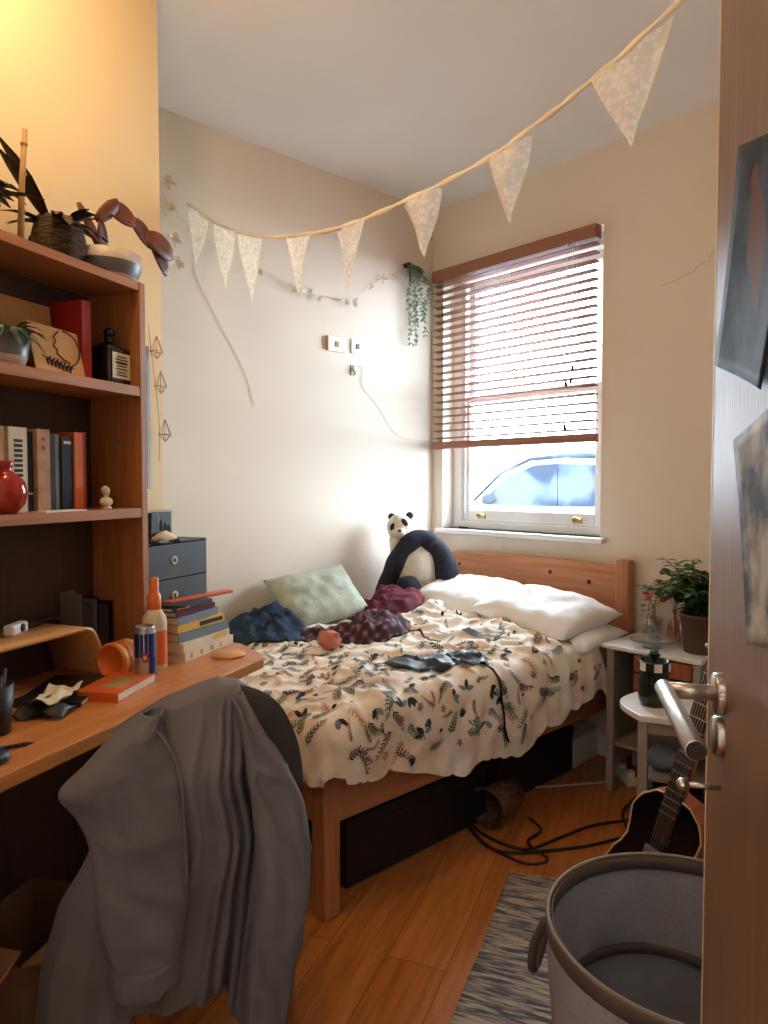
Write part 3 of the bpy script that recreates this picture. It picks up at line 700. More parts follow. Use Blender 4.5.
# ------------------------------------------------------------------ under and beside the bed
def box_thing(name, c, size, m, label, cat, rz=0, lidm=None, z=0, bevel=.004):
    t = thing(name, label, cat, (c[0], c[1], z), rz); sx, sy, sz = size
    MB().b2(-sx/2, sx/2, -sy/2, sy/2, 0, sz*.82).obj('body', m, t, bevel=bevel)
    MB().b2(-sx/2-.003, sx/2+.003, -sy/2-.003, sy/2+.003, sz*.8, sz).obj('lid', lidm or m, t, bevel=bevel); return t
box_thing('white_box', (-.43, 3.76), (.20, .26, .15), 'white', 'white lidded box on the floor under the head of the bed', 'box', rz=radians(-22))
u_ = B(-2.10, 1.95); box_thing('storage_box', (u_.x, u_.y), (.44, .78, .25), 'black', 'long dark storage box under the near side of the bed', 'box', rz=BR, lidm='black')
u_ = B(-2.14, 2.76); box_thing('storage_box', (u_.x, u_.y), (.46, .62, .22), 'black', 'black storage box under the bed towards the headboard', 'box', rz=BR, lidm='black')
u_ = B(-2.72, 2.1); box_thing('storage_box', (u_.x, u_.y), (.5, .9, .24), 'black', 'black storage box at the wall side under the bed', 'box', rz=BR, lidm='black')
bs = thing('wicker_basket', 'small brown woven basket tipped on its side at the bed edge', 'basket', (-.62, 2.93, .088), radians(-22))
A_ = Matrix.Rotation(radians(97), 3, 'X') @ Matrix.Identity(3)
MB().lathe([(.0002, .0), (.062, 0), (.076, .09), (.084, .19), (.080, .192), (.070, .09), (.056, .012), (.0002, .012)], (0, .10, .0), 28, axis=Matrix.Rotation(radians(92), 3, 'X')).obj('body', 'wickerbrown', bs)
MB().tube([(.083*cos(t*pi/12), -.092, .083*sin(t*pi/12)-.003) for t in range(24)], .006, 6, closed=True).obj('rim', 'wickerbrown', bs)
def floorcord(name, pts, r, m, label, cat='cable', n=10):
    P = catmull([(x, y, z+r) for x, y, z in pts], n); return tag(MB().tube(P, r, 8).obj(name, m), label, cat)
floorcord('power_cable', [(-.04, 3.33, .06), (-.13, 3.2, .0), (-.10, 3.0, .0), (-.16, 2.92, .0), (-.30, 2.80, .0), (-.55, 2.66, .006), (-.70, 2.78, .0), (-.76, 2.90, .0), (-.66, 2.78, .0), (-.48, 2.72, .0), (-.36, 2.86, .0), (-.24, 3.02, .0), (-.05, 3.16, .0), (.05, 3.2, .02)], .006, 'black', 'black cable looped over the floor beside the tipped basket')
floorcord('power_cable', [(-.50, 2.99, .0), (-.44, 2.90, .0), (-.47, 2.76, .012), (-.38, 2.68, .0), (-.46, 2.62, .0), (-.62, 2.70, .0), (-.72, 2.80, .012)], .005, 'black', 'short black cable end curled before the basket mouth')
floorcord('extension_lead', [(-.16, 3.62, .02), (-.22, 3.50, .0), (-.34, 3.42, .0), (-.55, 3.30, .0), (-.75, 3.25, .0)], .005, 'cord', 'white extension lead running under the bed')
px_ = thing('plug_strip', 'white plug strip on the floor beside the bedside table leg', 'plug', (-.145, 3.58, 0), radians(30))
MB().b2(-.028, .028, -.10, .10, 0, .035).obj('body', 'white', px_, bevel=.006)
for y in (-.06, .03): MB().b2(-.02, .02, y-.018, y+.018, .035, .065).obj('plug', 'white', px_, bevel=.005)

# ------------------------------------------------------------------ bedside tables
n1 = thing('bedside_table', 'grey bedside table with a white top next to the headboard', 'bedside table', B(-1.69, 2.965, 0), BR)
MB().b2(-.01, .46, -.01, .355, .68, .70).obj('table_top', 'greytop', n1, bevel=.005)
for x in (.015, .415):
    for y in (.01, .32): MB().b2(x, x+.035, y, y+.035, 0, .68).obj('leg', 'grey', n1, bevel=.003)
b_ = MB(); b_.b2(.02, .03, .04, .33, .12, .68); b_.b2(.42, .43, .04, .33, .12, .68); b_.b2(.02, .44, .335, .345, .12, .68); b_.b2(.03, .42, .03, .33, .22, .235); b_.obj('carcass', 'grey', n1)
for z in (.60, .515, .43):
    d = MB().b2(.15, .413, .004, .32, z-.004, z+.07).obj('drawer', 'mahog', n1, bevel=.004)
n2 = thing('bedside_table', 'lower grey side table with a rounded white top, nearest the door', 'bedside table', (.135, 3.0, 0), 0)
tp = [(-.19, -.18)] + [(-.19 - .085*sin(pi*i/10), -.18 + .36*i/10) for i in range(1, 10)] + [(-.19, .18), (.20, .18), (.20, -.18)]
MB().prism(tp, .535, .56).obj('table_top', 'greytop', n2, bevel=.004)
for x, y in ((-.20, -.175), (.165, -.175), (-.20, .14), (.165, .14)): MB().b2(x, x+.035, y, y+.035, 0, .535).obj('leg', 'grey', n2, bevel=.003)
b_ = MB(); b_.b2(-.19, .19, -.165, -.15, .49, .535); b_.b2(-.19, .19, .16, .17, .1, .535); b_.b2(-.18, .18, -.16, .16, .10, .115); b_.b2(.17, .18, -.16, .16, .1, .535); b_.obj('carcass', 'grey', n2)
MB().b2(-.16, .17, -.15, .15, .30, .312).obj('shelf', 'grey', n2)
box_thing('black_speaker', (.07, 2.99), (.20, .2, .14), 'black', 'black boxy gadget on the lower shelf of the low side table', 'speaker', z=.116)
q = MB(); q.ball((0,0,.05), (.07,.05,.05), 16, amp=.2, m='bluegrey')
tag(q.obj('glasses_case', None, loc=(.03, 2.95, .312)), 'blue grey bundle on the upper shelf of the low side table', 'pouch')
q = MB(); q.lathe([(.0002,0),(.02,0),(.02,.07),(.012,.08),(.012,.095),(.0002,.095)], seg=16)
tag(q.obj('white_bottle', 'white', loc=(.0, 2.885, .116)), 'small white bottle standing on the lower shelf of the low side table', 'bottle')
# dark glazed jar with a black and white rim and sprigs
jr = thing('glazed_jar', 'dark green glazed jar with a black and white checked rim on the low side table', 'jar', (-.01, 2.985, .56))
jr.scale = (1.2,1.2,1.2)
MB().lathe([(.0002,0),(.042,0),(.05,.02),(.052,.08),(.046,.10),(.050,.12),(.050,.150),(.044,.150),(.044,.02),(.0002,.01)], seg=28).obj('body', 'greengloss', jr)
for k in range(12):
    a0, a1 = k*pi/6, (k+1)*pi/6 - .02
    q = MB(); q.sheet(lambda u, v, a0=a0, a1=a1: ((.0515)*cos(a0+(a1-a0)*u), .0515*sin(a0+(a1-a0)*u), .120+.028*v), 4, 1)
    q.obj('check', 'white' if k % 2 else 'black', jr)
q = MB(); rr = random.Random(4)
for k in range(14):
    a = rr.uniform(0, 6.28); q.leaf((0,0,.14), (cos(a)*.5, sin(a)*.5, 1), (0,0,1), rr.uniform(.05,.085), .02, .4)
q.obj('foliage', 'darkleaf', jr)
# glass tray, tumbler, pink flower bottles, plant on the upper table
def on1(x, y, z=.70): return B(-1.69+x, 2.965+y, z)
tr = thing('serving_tray', 'small round glass tray raised on a foot, on the bedside table', 'tray', on1(.20, .08))
tr.scale=(1.1,1.1,1.1)
MB().lathe([(.0002,0),(.035,0),(.037,.004),(.012,.008),(.012,.02),(.085,.026),(.088,.034),(.084,.032),(.0002,.027)], seg=32).obj('body', 'glass', tr)
tb = thing('tumbler', 'clear glass tumbler beside the headboard post', 'glass', on1(.14, .22))
MB().lathe([(.0002,0),(.032,0),(.038,.11),(.036,.11),(.030,.008),(.0002,.008)], seg=24).obj('body', 'glass', tb)
tb2 = thing('tumbler', 'clear glass standing left of the leafy plant pot', 'glass', on1(.30, .20))
MB().lathe([(.0002,0),(.026,0),(.028,.12),(.0265,.12),(.0245,.008),(.0002,.008)], seg=24).obj('body', 'glass', tb2)
def flowers(x, y, label, seed, h):
    v = thing('flower_bottle', label, 'vase', on1(x, y)); rr = random.Random(seed)
    MB().lathe([(.0002,0),(.03,0),(.033,.02),(.03,.07),(.012,.11),(.012,.15),(.010,.15),(.010,.11),(.028,.06),(.0002,.006)], seg=20).obj('body', 'pinkglass', v)
    s_ = MB(); fl = MB()
    for k in range(5):
        a = rr.uniform(0, 6.28); tip = (cos(a)*.045, sin(a)*.04, h+rr.uniform(-.04, .03)); s_.tube(catmull([(0,0,.02),(0,0,.14),tip], 5), .002, 5)
        for j in range(6):
            b2_ = j*pi/3; fl.leaf(tip, (cos(b2_), sin(b2_), .5), (0,0,1), .040, .032, .1)
        fl.ball(tip, .016, 10)
    s_.obj('stems', 'stem', v); fl.obj('flowers', 'pinkflower', v); return v
flowers(.10, .29, 'coral flowers in a pink glass bottle right beside the headboard post', 2, .22)
flowers(.20, .30, 'coral flowers in a second pink glass bottle, further from the headboard', 5, .23)
def bushy(t, z0, n, R_, H_, L, W, m, seed, dirs=None, droop=.35, stemr=.002, stemm='stem'):
    rr = random.Random(seed); st = MB(); lf = MB()
    for k in range(n):
        a = rr.uniform(0, 6.28); e = rr.uniform(.2, 1); tip = Vector((cos(a)*R_*e, sin(a)*R_*e, z0 + H_*rr.uniform(.35, 1)*(1.15-.5*e)))
        if dirs: tip += Vector(dirs)*rr.random()
        P = catmull([(0, 0, z0-.01), (tip.x*.35, tip.y*.35, z0+(tip.z-z0)*.6), tip], 5); st.tube(P, stemr, 5)
        for i in range(2, len(P)):
            for _ in range(2):
                b = rr.uniform(0, 6.28); lf.leaf(P[i], (cos(b), sin(b), rr.uniform(-.1, .6)), (0,0,1), L*rr.uniform(.6, 1.1), W*rr.uniform(.7, 1.1), droop)
    st.obj('stems', stemm, t); lf.obj('foliage', m, t)
pp = thing('potted_plant', 'leafy green plant in a brown pot on the bedside table by the door', 'plant', on1(.385, .16), 0)
MB().lathe([(.0002,0),(.062,0),(.078,.14),(.082,.14),(.082,.155),(.072,.155),(.070,.13),(.0002,.125)], seg=28).obj('pot', 'brownpot', pp)
MB().lathe([(.0002,.132),(.07,.128)], seg=20).obj('soil', 'soil', pp)
pp.scale = (1.12,)*3
bushy(pp, .14, 34, .23, .23, .064, .044, 'leaf', 8)
lf = MB(); st = MB(); P = catmull([(0,0,.14), (-.08,-.03,.24), (-.15,-.05,.28), (-.19,-.06,.20), (-.20,-.07,.08)], 6); st.tube(P, .002, 5); rr = random.Random(3)
P2 = catmull([(0,0,.14), (-.06,0,.28), (-.13,.0,.36)], 6); st.tube(P2, .002, 5)
for p in P[5:]+P2[5:]:
    a = rr.uniform(0, 6.28); lf.leaf(p, (cos(a), sin(a), .2), (0,0,1), .045, .032, .2); lf.leaf(p, (-cos(a), -sin(a), .2), (0,0,1), .04, .03, .2)
st.obj('trailing_stem', 'stem', pp); lf.obj('trailing_foliage', 'leaf', pp)
pf = thing('picture_frame', 'small pale picture frame behind the leafy plant', 'picture frame', B(-1.27, 3.30, .70), BR)
q = MB(); q.b2(-.055, .055, 0, .012, 0, .015); q.b2(-.055, .055, 0, .012, .365, .38); q.b2(-.055, -.042, 0, .012, .015, .365); q.b2(.042, .055, 0, .012, .015, .365); q.obj('frame', 'cream', pf)
MB().b2(-.042, .042, .005, .009, .015, .365).obj('print', 'bluegrey', pf)

# ------------------------------------------------------------------ guitar leaning by the side table
gt = thing('guitar', 'black-topped guitar with an orange neck leaning between the side table and hamper', 'guitar', (-.055, 2.40, .0), 0)
gt.rotation_euler = (radians(-7), radians(13), radians(-28))
def goutline(k=1):
    out = []
    for i in range(40):
        t = 2*pi*i/40; z = .23 - .23*cos(t); w_ = interp(z, [(0,.0),(.02,.07),(.06,.125),(.13,.155),(.20,.135),(.25,.105),(.30,.108),(.36,.118),(.41,.10),(.45,.055),(.46,.0)])
        out.append(((w_ if t < pi else -w_)*k, z))
    return [p for i, p in enumerate(out) if i not in (0,)]
MB().prism(goutline(), -.004, .084, lambda a, b, c: (a, c, b)).obj('body_sides', 'mahog', gt)
MB().prism(goutline(1.01), -.010, -.004, lambda a, b, c: (a, c, b)).obj('body_top', 'blackgloss', gt, bevel=.002)
MB().tube([(a*1.015, -.009, b) for a, b in goutline()], .0035, 6, closed=True).obj('binding', 'binding', gt)
MB().b2(-.028, .028, -.006, .022, .40, .93).obj('neck', 'mahog', gt, bevel=.006)
fb = MB().b2(-.029, .029, -.017, -.006, .30, .93).obj('fretboard', 'fret', gt)
zf = [.93 - .62*(1-2**(-i/12))*1.55 for i in range(1, 15)]
for z in zf:
    if z > .31: MB().b2(-.028, .028, -.0205, -.017, z-.0018, z+.0018).obj('fret', 'silver', fb)
MB().b2(-.036, .036, -.010, .012, .93, 1.07).obj('headstock', 'black', gt, bevel=.006)
for x in (-.045, .045):
    for z in (.955, 1.0, 1.045): MB().ball((x, 0, z), (.010, .007, .010), 10).obj('tuning_peg', 'steel', gt)
sg_ = MB()
for k in range(6): x = -.021+.0084*k; sg_.tube([(x, -.024, .105), (x, -.022, .95)], .0008, 4)
sg_.obj('strings', 'silver', gt)
MB().b2(-.045, .045, -.022, -.010, .09, .112).obj('bridge', 'silver', gt, bevel=.003)
for z in (.16, .24): MB().b2(-.040, .040, -.018, -.010, z, z+.03).obj('pickup', 'silver', gt, bevel=.003)

# ------------------------------------------------------------------ laundry hamper
hp = thing('laundry_hamper', 'round grey fabric laundry hamper, open and empty, beside the door', 'laundry basket', (.075, 1.50, 0), 0)
HR, HZ = .283, .555
def hside(u, v, off=0):
    th = 2*pi*u; z = HZ*v; r = HR*(.90 + .10*v) + .004*sin(th*14)*sin(pi*v) + .010*ns(cos(th)*2.5, sin(th)*2.5, v*3)*sin(pi*v) - off
    return (r*cos(th), r*sin(th), z)
q = MB(); q.sheet(hside, 96, 20, wrap=True); q.obj('side_cloth', 'mesh_grey', hp, solid=.003)
MB().lathe([(.0002,.004),(HR*.9,.004)], seg=64).obj('bottom_cloth', 'mesh_grey', hp, solid=.003)
MB().tube([(HR*cos(t*pi/40), HR*sin(t*pi/40), HZ+.002) for t in range(80)], .0045, 10, closed=True).obj('rim_wire', 'hoopwire', hp)
q = MB(); q.sheet(lambda u, v: ((HR+.002+.0025*sin(pi*v))*cos(2*pi*u), (HR+.002+.0025*sin(pi*v))*sin(2*pi*u), HZ-.03+.032*v), 80, 3, wrap=True); q.obj('rim_binding', 'hamper_trim', hp, solid=.004)
q = MB(); q.sheet(lambda u, v: ((HR-.008)*cos(2*pi*u), (HR-.008)*sin(2*pi*u), HZ-.030+.03*v), 80, 2, wrap=True); q.obj('rim_binding', 'hamper_trim', hp, solid=.004)
q = MB()
def hoop(u, v):
    th = 2*pi*u; z = .275 + .055*cos(th-2.3) + .022*v; r = HR*(.90+.10*z/HZ)-.010; return (r*cos(th), r*sin(th), z)
q.sheet(hoop, 80, 2, wrap=True); q.obj('inner_hoop', 'hamper_trim', hp, solid=.006)
hdl = MB()
P = catmull([(-HR-.004, -.03, HZ-.03), (-HR-.028, -.028, HZ-.09), (-HR-.034, -.015, HZ-.15), (-HR-.028, .02, HZ-.16), (-HR-.010, .04, HZ-.09), (-HR-.004, .04, HZ-.03)], 5)
hdl.tube(P, (.010, .010) and .009, 8); hdl.obj('handle', 'hamper_trim', hp)

# ------------------------------------------------------------------ rug
rg = thing('woven_rug', 'blue grey woven rug on the laminate floor beside the hamper', 'rug', (0, 0, 0))
q = MB(); x0, x1, y0, y1 = -.495, .14, .55, 2.52
q.sheet(lambda u, v: (x0+(x1-x0)*u + .006*ns(v*7, 0, 1) - .02*(1-v)*(0 if u else .3), y0+(y1-y0)*v + .008*ns(u*4, 1, 1) + .035*u*v, .009 + .0015*ns(u*9, v*30, 2)), 30, 90)
q.obj('weave', 'rug', rg, solid=.014)
q = MB(); rr = random.Random(5)
for k in range(110):
    x = x0 + (x1-x0)*k/109; y = y1 + .035*k/109 - .003; q.tube([(x, y, .012), (x+rr.uniform(-.006,.006), y+.02, .006), (x+rr.uniform(-.01,.01), y+rr.uniform(.03,.042), .003)], .0016, 4)
tag(q.obj('fringe', 'cream', rg), kind='stuff')

# ------------------------------------------------------------------ desk with bookcase hutch (proportions kept, everything at .85 size)
def grp(k):
    def f(name, label, cat, loc, rz=0, group=None):
        t = thing(name, label, cat, (loc[0]*k, loc[1]*k, 1.45+(loc[2]-1.45)*k), rz, group); t.scale = (k, k, k); return t
    return f
DK = grp(.85)
FZ = 1.45 - 1.45/.85                                # floor height in desk coordinates
def floorz(k): return 1.45 - 1.45/k
def one(o, k, loc, label, cat, rz=0, group=None):   # place a single-mesh thing
    o.location = (loc[0]*k, loc[1]*k, 1.45+(loc[2]-1.45)*k); o.rotation_euler.z = rz; o.scale = (k, k, k); return tag(o, label, cat, group)
XB = -1.995
dk = DK('desk', 'long wood veneer desk with a tall open bookcase hutch along the near left wall', 'desk', (0, 0, 0)); 
dk.location = (0, 0, 1.45-1.45*.85)
MB().prism([(-1.40, .62), (-1.375, 1.1), (-1.39, 2.28), (-1.41, 2.318), (-1.60, 2.45), (XB, 2.45), (XB, .62)], .748, .79).obj('desktop', 'desk', dk, bevel=.006)
MB().b2(XB, -1.47, 2.13, 2.16, FZ, .748).obj('side_panel', 'hutch', dk, bevel=.002)
MB().b2(XB, -1.47, .66, .69, FZ, .748).obj('side_panel', 'hutch', dk, bevel=.002)
MB().b2(XB, XB+.02, .69, 2.13, FZ, .748).obj('under_desk_shade_panel', 'hutch_back', dk)  # unseen panel run to the floor, coloured dark as shade under the desk
MB().b2(XB, -1.75, 2.045, 2.075, .79, 2.172).obj('hutch_side', 'hutch', dk, bevel=.002)
MB().b2(XB, -1.75, .92, .95, .79, 2.172).obj('hutch_side', 'hutch', dk, bevel=.002)
for z0, z1 in ((2.140, 2.170), (1.762, 1.797), (1.325, 1.359)): MB().b2(XB+.012, -1.752, .95, 2.045, z0, z1).obj('hutch_shelf', 'hutchY', dk, bevel=.002)
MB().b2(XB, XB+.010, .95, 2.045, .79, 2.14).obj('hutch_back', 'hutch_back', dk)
MB().tube([(-1.86, 2.0452, 1.60), (-1.86, 2.043, 1.60)], .010, 12).obj('screw_cap', 'bluegrey', dk)

# --- top of the hutch
Z1 = 2.171
t = DK('basket_planter', 'dark woven planter with purple spiky leaves on top of the bookcase', 'plant', (-1.87, 1.80, Z1))
MB().lathe([(.0002,0),(.055,0),(.078,.045),(.084,.09),(.074,.135),(.066,.150),(.060,.146),(.066,.12),(.0002,.115)], seg=32).obj('planter', 'wicker', t)
q = MB(); rr = random.Random(12)
for k in range(26):
    a = rr.uniform(0, 6.28); q.leaf((cos(a)*.02, sin(a)*.02, .12), (cos(a)*.9, sin(a)*.9, rr.uniform(.25, 1.1)), (0,0,1), rr.uniform(.10, .19), rr.uniform(.028, .045), rr.uniform(.2, .7))
q.leaf((.02, .0, .13), (.1, .75, .42), (0,0,1), .24, .05, .12, shape=lambda t: sin(pi*t**.8)**.8*(1-t*.3)); q.leaf((.02, .03, .13), (.1, .9, .1), (0,0,1), .16, .04, .1)
q.leaf((0, -.05, .13), (.1, -.8, .7), (0,0,1), .26, .05, .1); q.leaf((0, -.03, .13), (.0, -.7, .8), (0,0,1), .30, .05, .1)
q.obj('foliage', 'purpleleaf', t)
t = DK('cane_stick', 'tan cane standing upright at the left of the woven planter', 'stick', (-1.80, 1.60, Z1))
MB().tube([(0, -.012, 0), (0, -.004, .17), (0, .012, .345)], [.010, .009, .008], 10, m='stem').obj('cane', None, t)
q = MB()
for z in (.10, .21, .30): q.lathe([(.0095, -.004), (.0115, 0), (.0095, .004)], (0, -.008+.06*(z-.05), z), 10)
q.obj('cane_node', 'kraft', t)
t = DK('leafy_planter', 'dark plant in a black pot at the left end of the bookcase top', 'plant', (-1.88, 1.50, Z1))
MB().lathe([(.0002,0),(.055,0),(.07,.12),(.066,.12),(.0002,.11)], seg=24).obj('planter', 'black', t)
q = MB(); rr = random.Random(3)
for k in range(30):
    a = rr.uniform(0, 6.28); q.leaf((cos(a)*.02, sin(a)*.02, .10), (cos(a)*.7, sin(a)*.7, rr.uniform(.3, 1.4)), (0,0,1), rr.uniform(.12, .22), rr.uniform(.03, .05), rr.uniform(.2, .9))
q.obj('foliage', 'darkleaf', t)
t = DK('cactus_bowl', 'grey and white stoneware bowl of red-brown segmented cactus on the bookcase end', 'plant', (-1.872, 2.015, Z1))
MB().lathe([(.0002,0),(.075,0),(.10,.012),(.118,.045),(.122,.098),(.116,.100),(.108,.05),(.0002,.04)], seg=40, m='ceramic').obj('bowl', None, t)
MB().lathe([(.1045,.018),(.1195,.045),(.1215,.062)], seg=40).obj('glaze_band', 'band', t)
MB().lathe([(.0002,.088),(.112,.084)], seg=30).obj('soil', 'soil', t)
q = MB(); i = 0
def seg_chain(pts, wd):
    for a, b in zip(pts, pts[1:]):
        a, b = Vector(a), Vector(b); d = b-a; q.leaf(a - d*.08, d, (1, .1, .2), d.length*1.16, wd, 0, n=6, shape=lambda t: max(.15, sin(pi*(.08+.86*t)))**.55)
seg_chain([(.02,-.04,.09), (.05,-.08,.18)], .06)
seg_chain([(.05,-.09,.19), (.07,-.02,.27)], .05)
seg_chain([(.05,-.04,.25), (.075,.055,.225), (.08,.14,.17)], .085)
seg_chain([(.085,.12,.185), (.09,.245,.165)], .10)
seg_chain([(.085,.150,.165), (.09,.215,.085)], .075)
seg_chain([(.0,-.02,.10), (-.02,-.10,.24)], .05)
q.obj('cactus_pads', 'redleaf', t, solid=.006)
q = MB(); rr = random.Random(8)
for k in range(12): a = rr.uniform(0, 6.28); q.leaf((.0, -.03, .09), (cos(a), sin(a), .8), (0,0,1), .09, .03, .5)
q.obj('small_leaves', 'stem', t)

# --- upper shelf
Z2 = 1.797
t = DK('fern_pot', 'green fern in a grey and white pot on the upper shelf', 'plant', (-1.86, 1.56, Z2))
MB().lathe([(.0002,0),(.062,0),(.074,.035)], seg=32).obj('pot_foot', 'ceramic', t)
MB().lathe([(.074,.035),(.085,.115),(.080,.115),(.0002,.10)], seg=32).obj('pot', 'band', t)
q = MB(); rr = random.Random(6)
for k in range(46):
    a = rr.uniform(0, 6.28); L_ = rr.uniform(.08, .15); q.leaf((cos(a)*.03, sin(a)*.03, .10), (cos(a), sin(a), rr.uniform(.2, 1.3)), (0,0,1), L_, .022, rr.uniform(.4, 1.0))
q.obj('foliage', 'leaf', t)
t = DK('greeting_card', 'brown card leaning at the back of the upper shelf', 'card', (-1.90, 1.725, Z2), 0)
q = MB(); q.box((-.03, 0, .126), (.004, .20, .25), Ry(-.12)); q.obj('card', 'kraft', t)
t = DK('greeting_card', 'lighter card with an ink drawing of a crescent and leafy branch, before the brown card', 'card', (-1.83, 1.765, Z2), radians(-4))
M['kraft2'] = mat('light_kraft_card', (222, 172, 112), .75)
q = MB(); q.prism([(-.095, 0), (.095, 0), (.075, .155), (-.115, .165)], -.002, .002, lambda a, b, c: (c - .02*b/.16, a, b)); q.obj('card', 'kraft2', t)
q = MB()
def xy(a, b): return (.0035 - .02*b/.16, a, b)
q.tube([xy(.02+.058*cos(th), .095+.058*sin(th)) for th in [(-2.3+.17*k) for k in range(24)]], .0022, 5)
q.tube([xy(a, b) for a, b in ((.0,.15),(-.02,.13),(-.012,.118),(-.024,.10),(-.010,.088),(-.012,.075),(.01,.06),(.035,.05))], .0024, 5)
for k in range(7):
    x = -.055+.014*k; q.tube([xy(x, .055-.004*k), xy(x+.006, .036-.003*k)], .0034, 5); q.tube([xy(x+.006, .052-.004*k), xy(x+.016, .062-.003*k)], .0030, 5)
q.tube([xy(-.07,.062), xy(.0,.038), xy(.05,.034)], .0016, 5)
q.obj('ink_drawing', 'ink', t)
def book(name, loc, size, cover, label, rz=0, lines=None, pages='cream', group=None, k=.85, tilt=0):
    t = DK(name, label, 'book', loc, rz, group) if k == .85 else thing(name, label, 'book', loc, rz, group)
    sx, sy, sz = size                                # depth (x), thickness or length (y), height (z); spine faces +x
    q = MB(); q.b2(-sx, 0, -sy/2, -sy/2+.003, 0, sz); q.b2(-sx, 0, sy/2-.003, sy/2, 0, sz); q.b2(-.004, 0, -sy/2+.003, sy/2-.003, 0, sz); bmesh.ops.remove_doubles(q.bm, verts=q.bm.verts, dist=1e-4)
    q.obj('cover', cover, t, bevel=.001)
    MB().b2(-sx+.006, -.005, -sy/2+.0035, sy/2-.0035, .003, sz-.004).obj('pages', pages, t)
    if lines:
        m_, zs, wd = lines; q = MB()
        for z0, z1 in zs: q.b2(.0, .0012, -wd/2, wd/2, z0*sz, z1*sz)
        q.obj('spine_print', m_, t)
    if tilt: t.rotation_euler.x = tilt
    return t
book('book', (-1.83, 1.875, Z2), (.14, .042, .275), 'red', 'tall red book standing beside the square bottle')
t = DK('liquor_bottle', 'square dark bottle with a cream label and round stopper on the upper shelf', 'bottle', (-1.835, 1.985, Z2), radians(3))
q = MB(); q.prism([(-.058,-.042),(-.048,-.05),(.048,-.05),(.058,-.042),(.058,.042),(.048,.05),(-.048,.05),(-.058,.042)], 0, .135, lambda a,b,c:(b,a,c)); q.obj('body', 'blackgloss', t, bevel=.008)
MB().lathe([(.050,.132),(.035,.146),(.018,.152),(.016,.165),(.019,.168),(.019,.172),(.0002,.172)], seg=24).obj('neck', 'blackgloss', t)
MB().ball((0,0,.188), (.020,.020,.018), 16).obj('stopper', 'blackgloss', t)
lb = MB().b2(.0495, .0515, -.046, .046, .022, .112).obj('label', 'cream', t)
q = MB()
for z, wd in ((.098,.05),(.088,.066),(.066,.05),(.055,.06),(.044,.05),(.034,.056)): q.b2(.0515, .0522, -wd/2, wd/2, z-.0022, z+.0022)
q.b2(.0515, .0522, -.03, .03, .073, .081); q.obj('label_print', 'ink', lb)

# --- middle shelf
Z3 = 1.359
bk3 = 'books on the middle shelf'
book('book', (-1.83, 1.535, Z3), (.14, .028, .262), 'brownbook', 'reddish tan book, leftmost on the middle shelf behind the red vase', group=bk3)
book('book', (-1.825, 1.585, Z3), (.15, .066, .262), 'cream', 'thick cream book with dark vertical lettering on the middle shelf', lines=('ink', [(.36+.058*i, .395+.058*i) for i in range(9)], .030), group=bk3)
book('book', (-1.84, 1.637, Z3), (.14, .030, .252), 'navybook', 'navy book between the cream and the tan book', lines=('cream', [(.22,.24)], .028), group=bk3)
book('book', (-1.825, 1.680, Z3), (.15, .050, .262), 'brownbook', 'tan book with small red marks on its spine, middle shelf', lines=('red', [(.86,.90),(.74,.80)], .012), group=bk3)
book('book', (-1.84, 1.724, Z3), (.14, .032, .250), 'darkbook', 'charcoal book right of the tan book', group=bk3)
book('book', (-1.845, 1.752, Z3), (.14, .020, .250), 'smoke', 'thin grey book in the middle of the shelf row', group=bk3)
book('book', (-1.84, 1.790, Z3), (.14, .046, .245), 'navybook', 'dark blue-black book with a pale mark near the top, left of the orange one', lines=('cream', [(.90,.94)], .030), group=bk3)
book('book', (-1.835, 1.835, Z3), (.14, .036, .262), 'orange', 'orange book near the right end of the middle shelf row', group=bk3)
book('book', (-1.838, 1.862, Z3), (.14, .016, .265), 'red', 'slim red book right of the orange one', group=bk3)
book('book', (-1.86, 1.883, Z3), (.13, .018, .240), 'darkbook', 'slim black book at the right end of the row, behind the bust', group=bk3)
t = DK('bust_figurine', 'small cream plaster bust at the right end of the books', 'figurine', (-1.795, 1.915, Z3))
q = MB(); q.lathe([(.0002,0),(.018,0),(.018,.006),(.010,.012),(.012,.016)], seg=16); q.ball((0,0,.026), (.017,.027,.017), 16); q.tube([(0,0,.03),(0,0,.05)], .008, 10); q.ball((0,0,.062), (.0135,.0125,.017), 16); q.ball((.012,0,.060), (.004,.003,.004), 8); q.ball((-.004,0,.068), (.014,.0145,.013), 12, amp=.2)
q.obj('bust', 'plaster', t)
t = DK('red_vase', 'shiny round red vase at the left of the middle shelf', 'vase', (-1.79, 1.505, Z3))
MB().lathe([(.0002,0),(.03,0),(.055,.03),(.062,.062),(.054,.095),(.030,.118),(.018,.128),(.022,.140),(.026,.155),(.022,.156),(.014,.13),(.0002,.12)], seg=32).obj('body', 'redglaze', t)
o = MB().b2(-.03, .03, -.09, .09, 0, .004).obj('folded_paper', 'paper'); one(o, .85, (-1.785, 1.70, Z3), 'strip of white paper lying before the books', 'paper', .08)

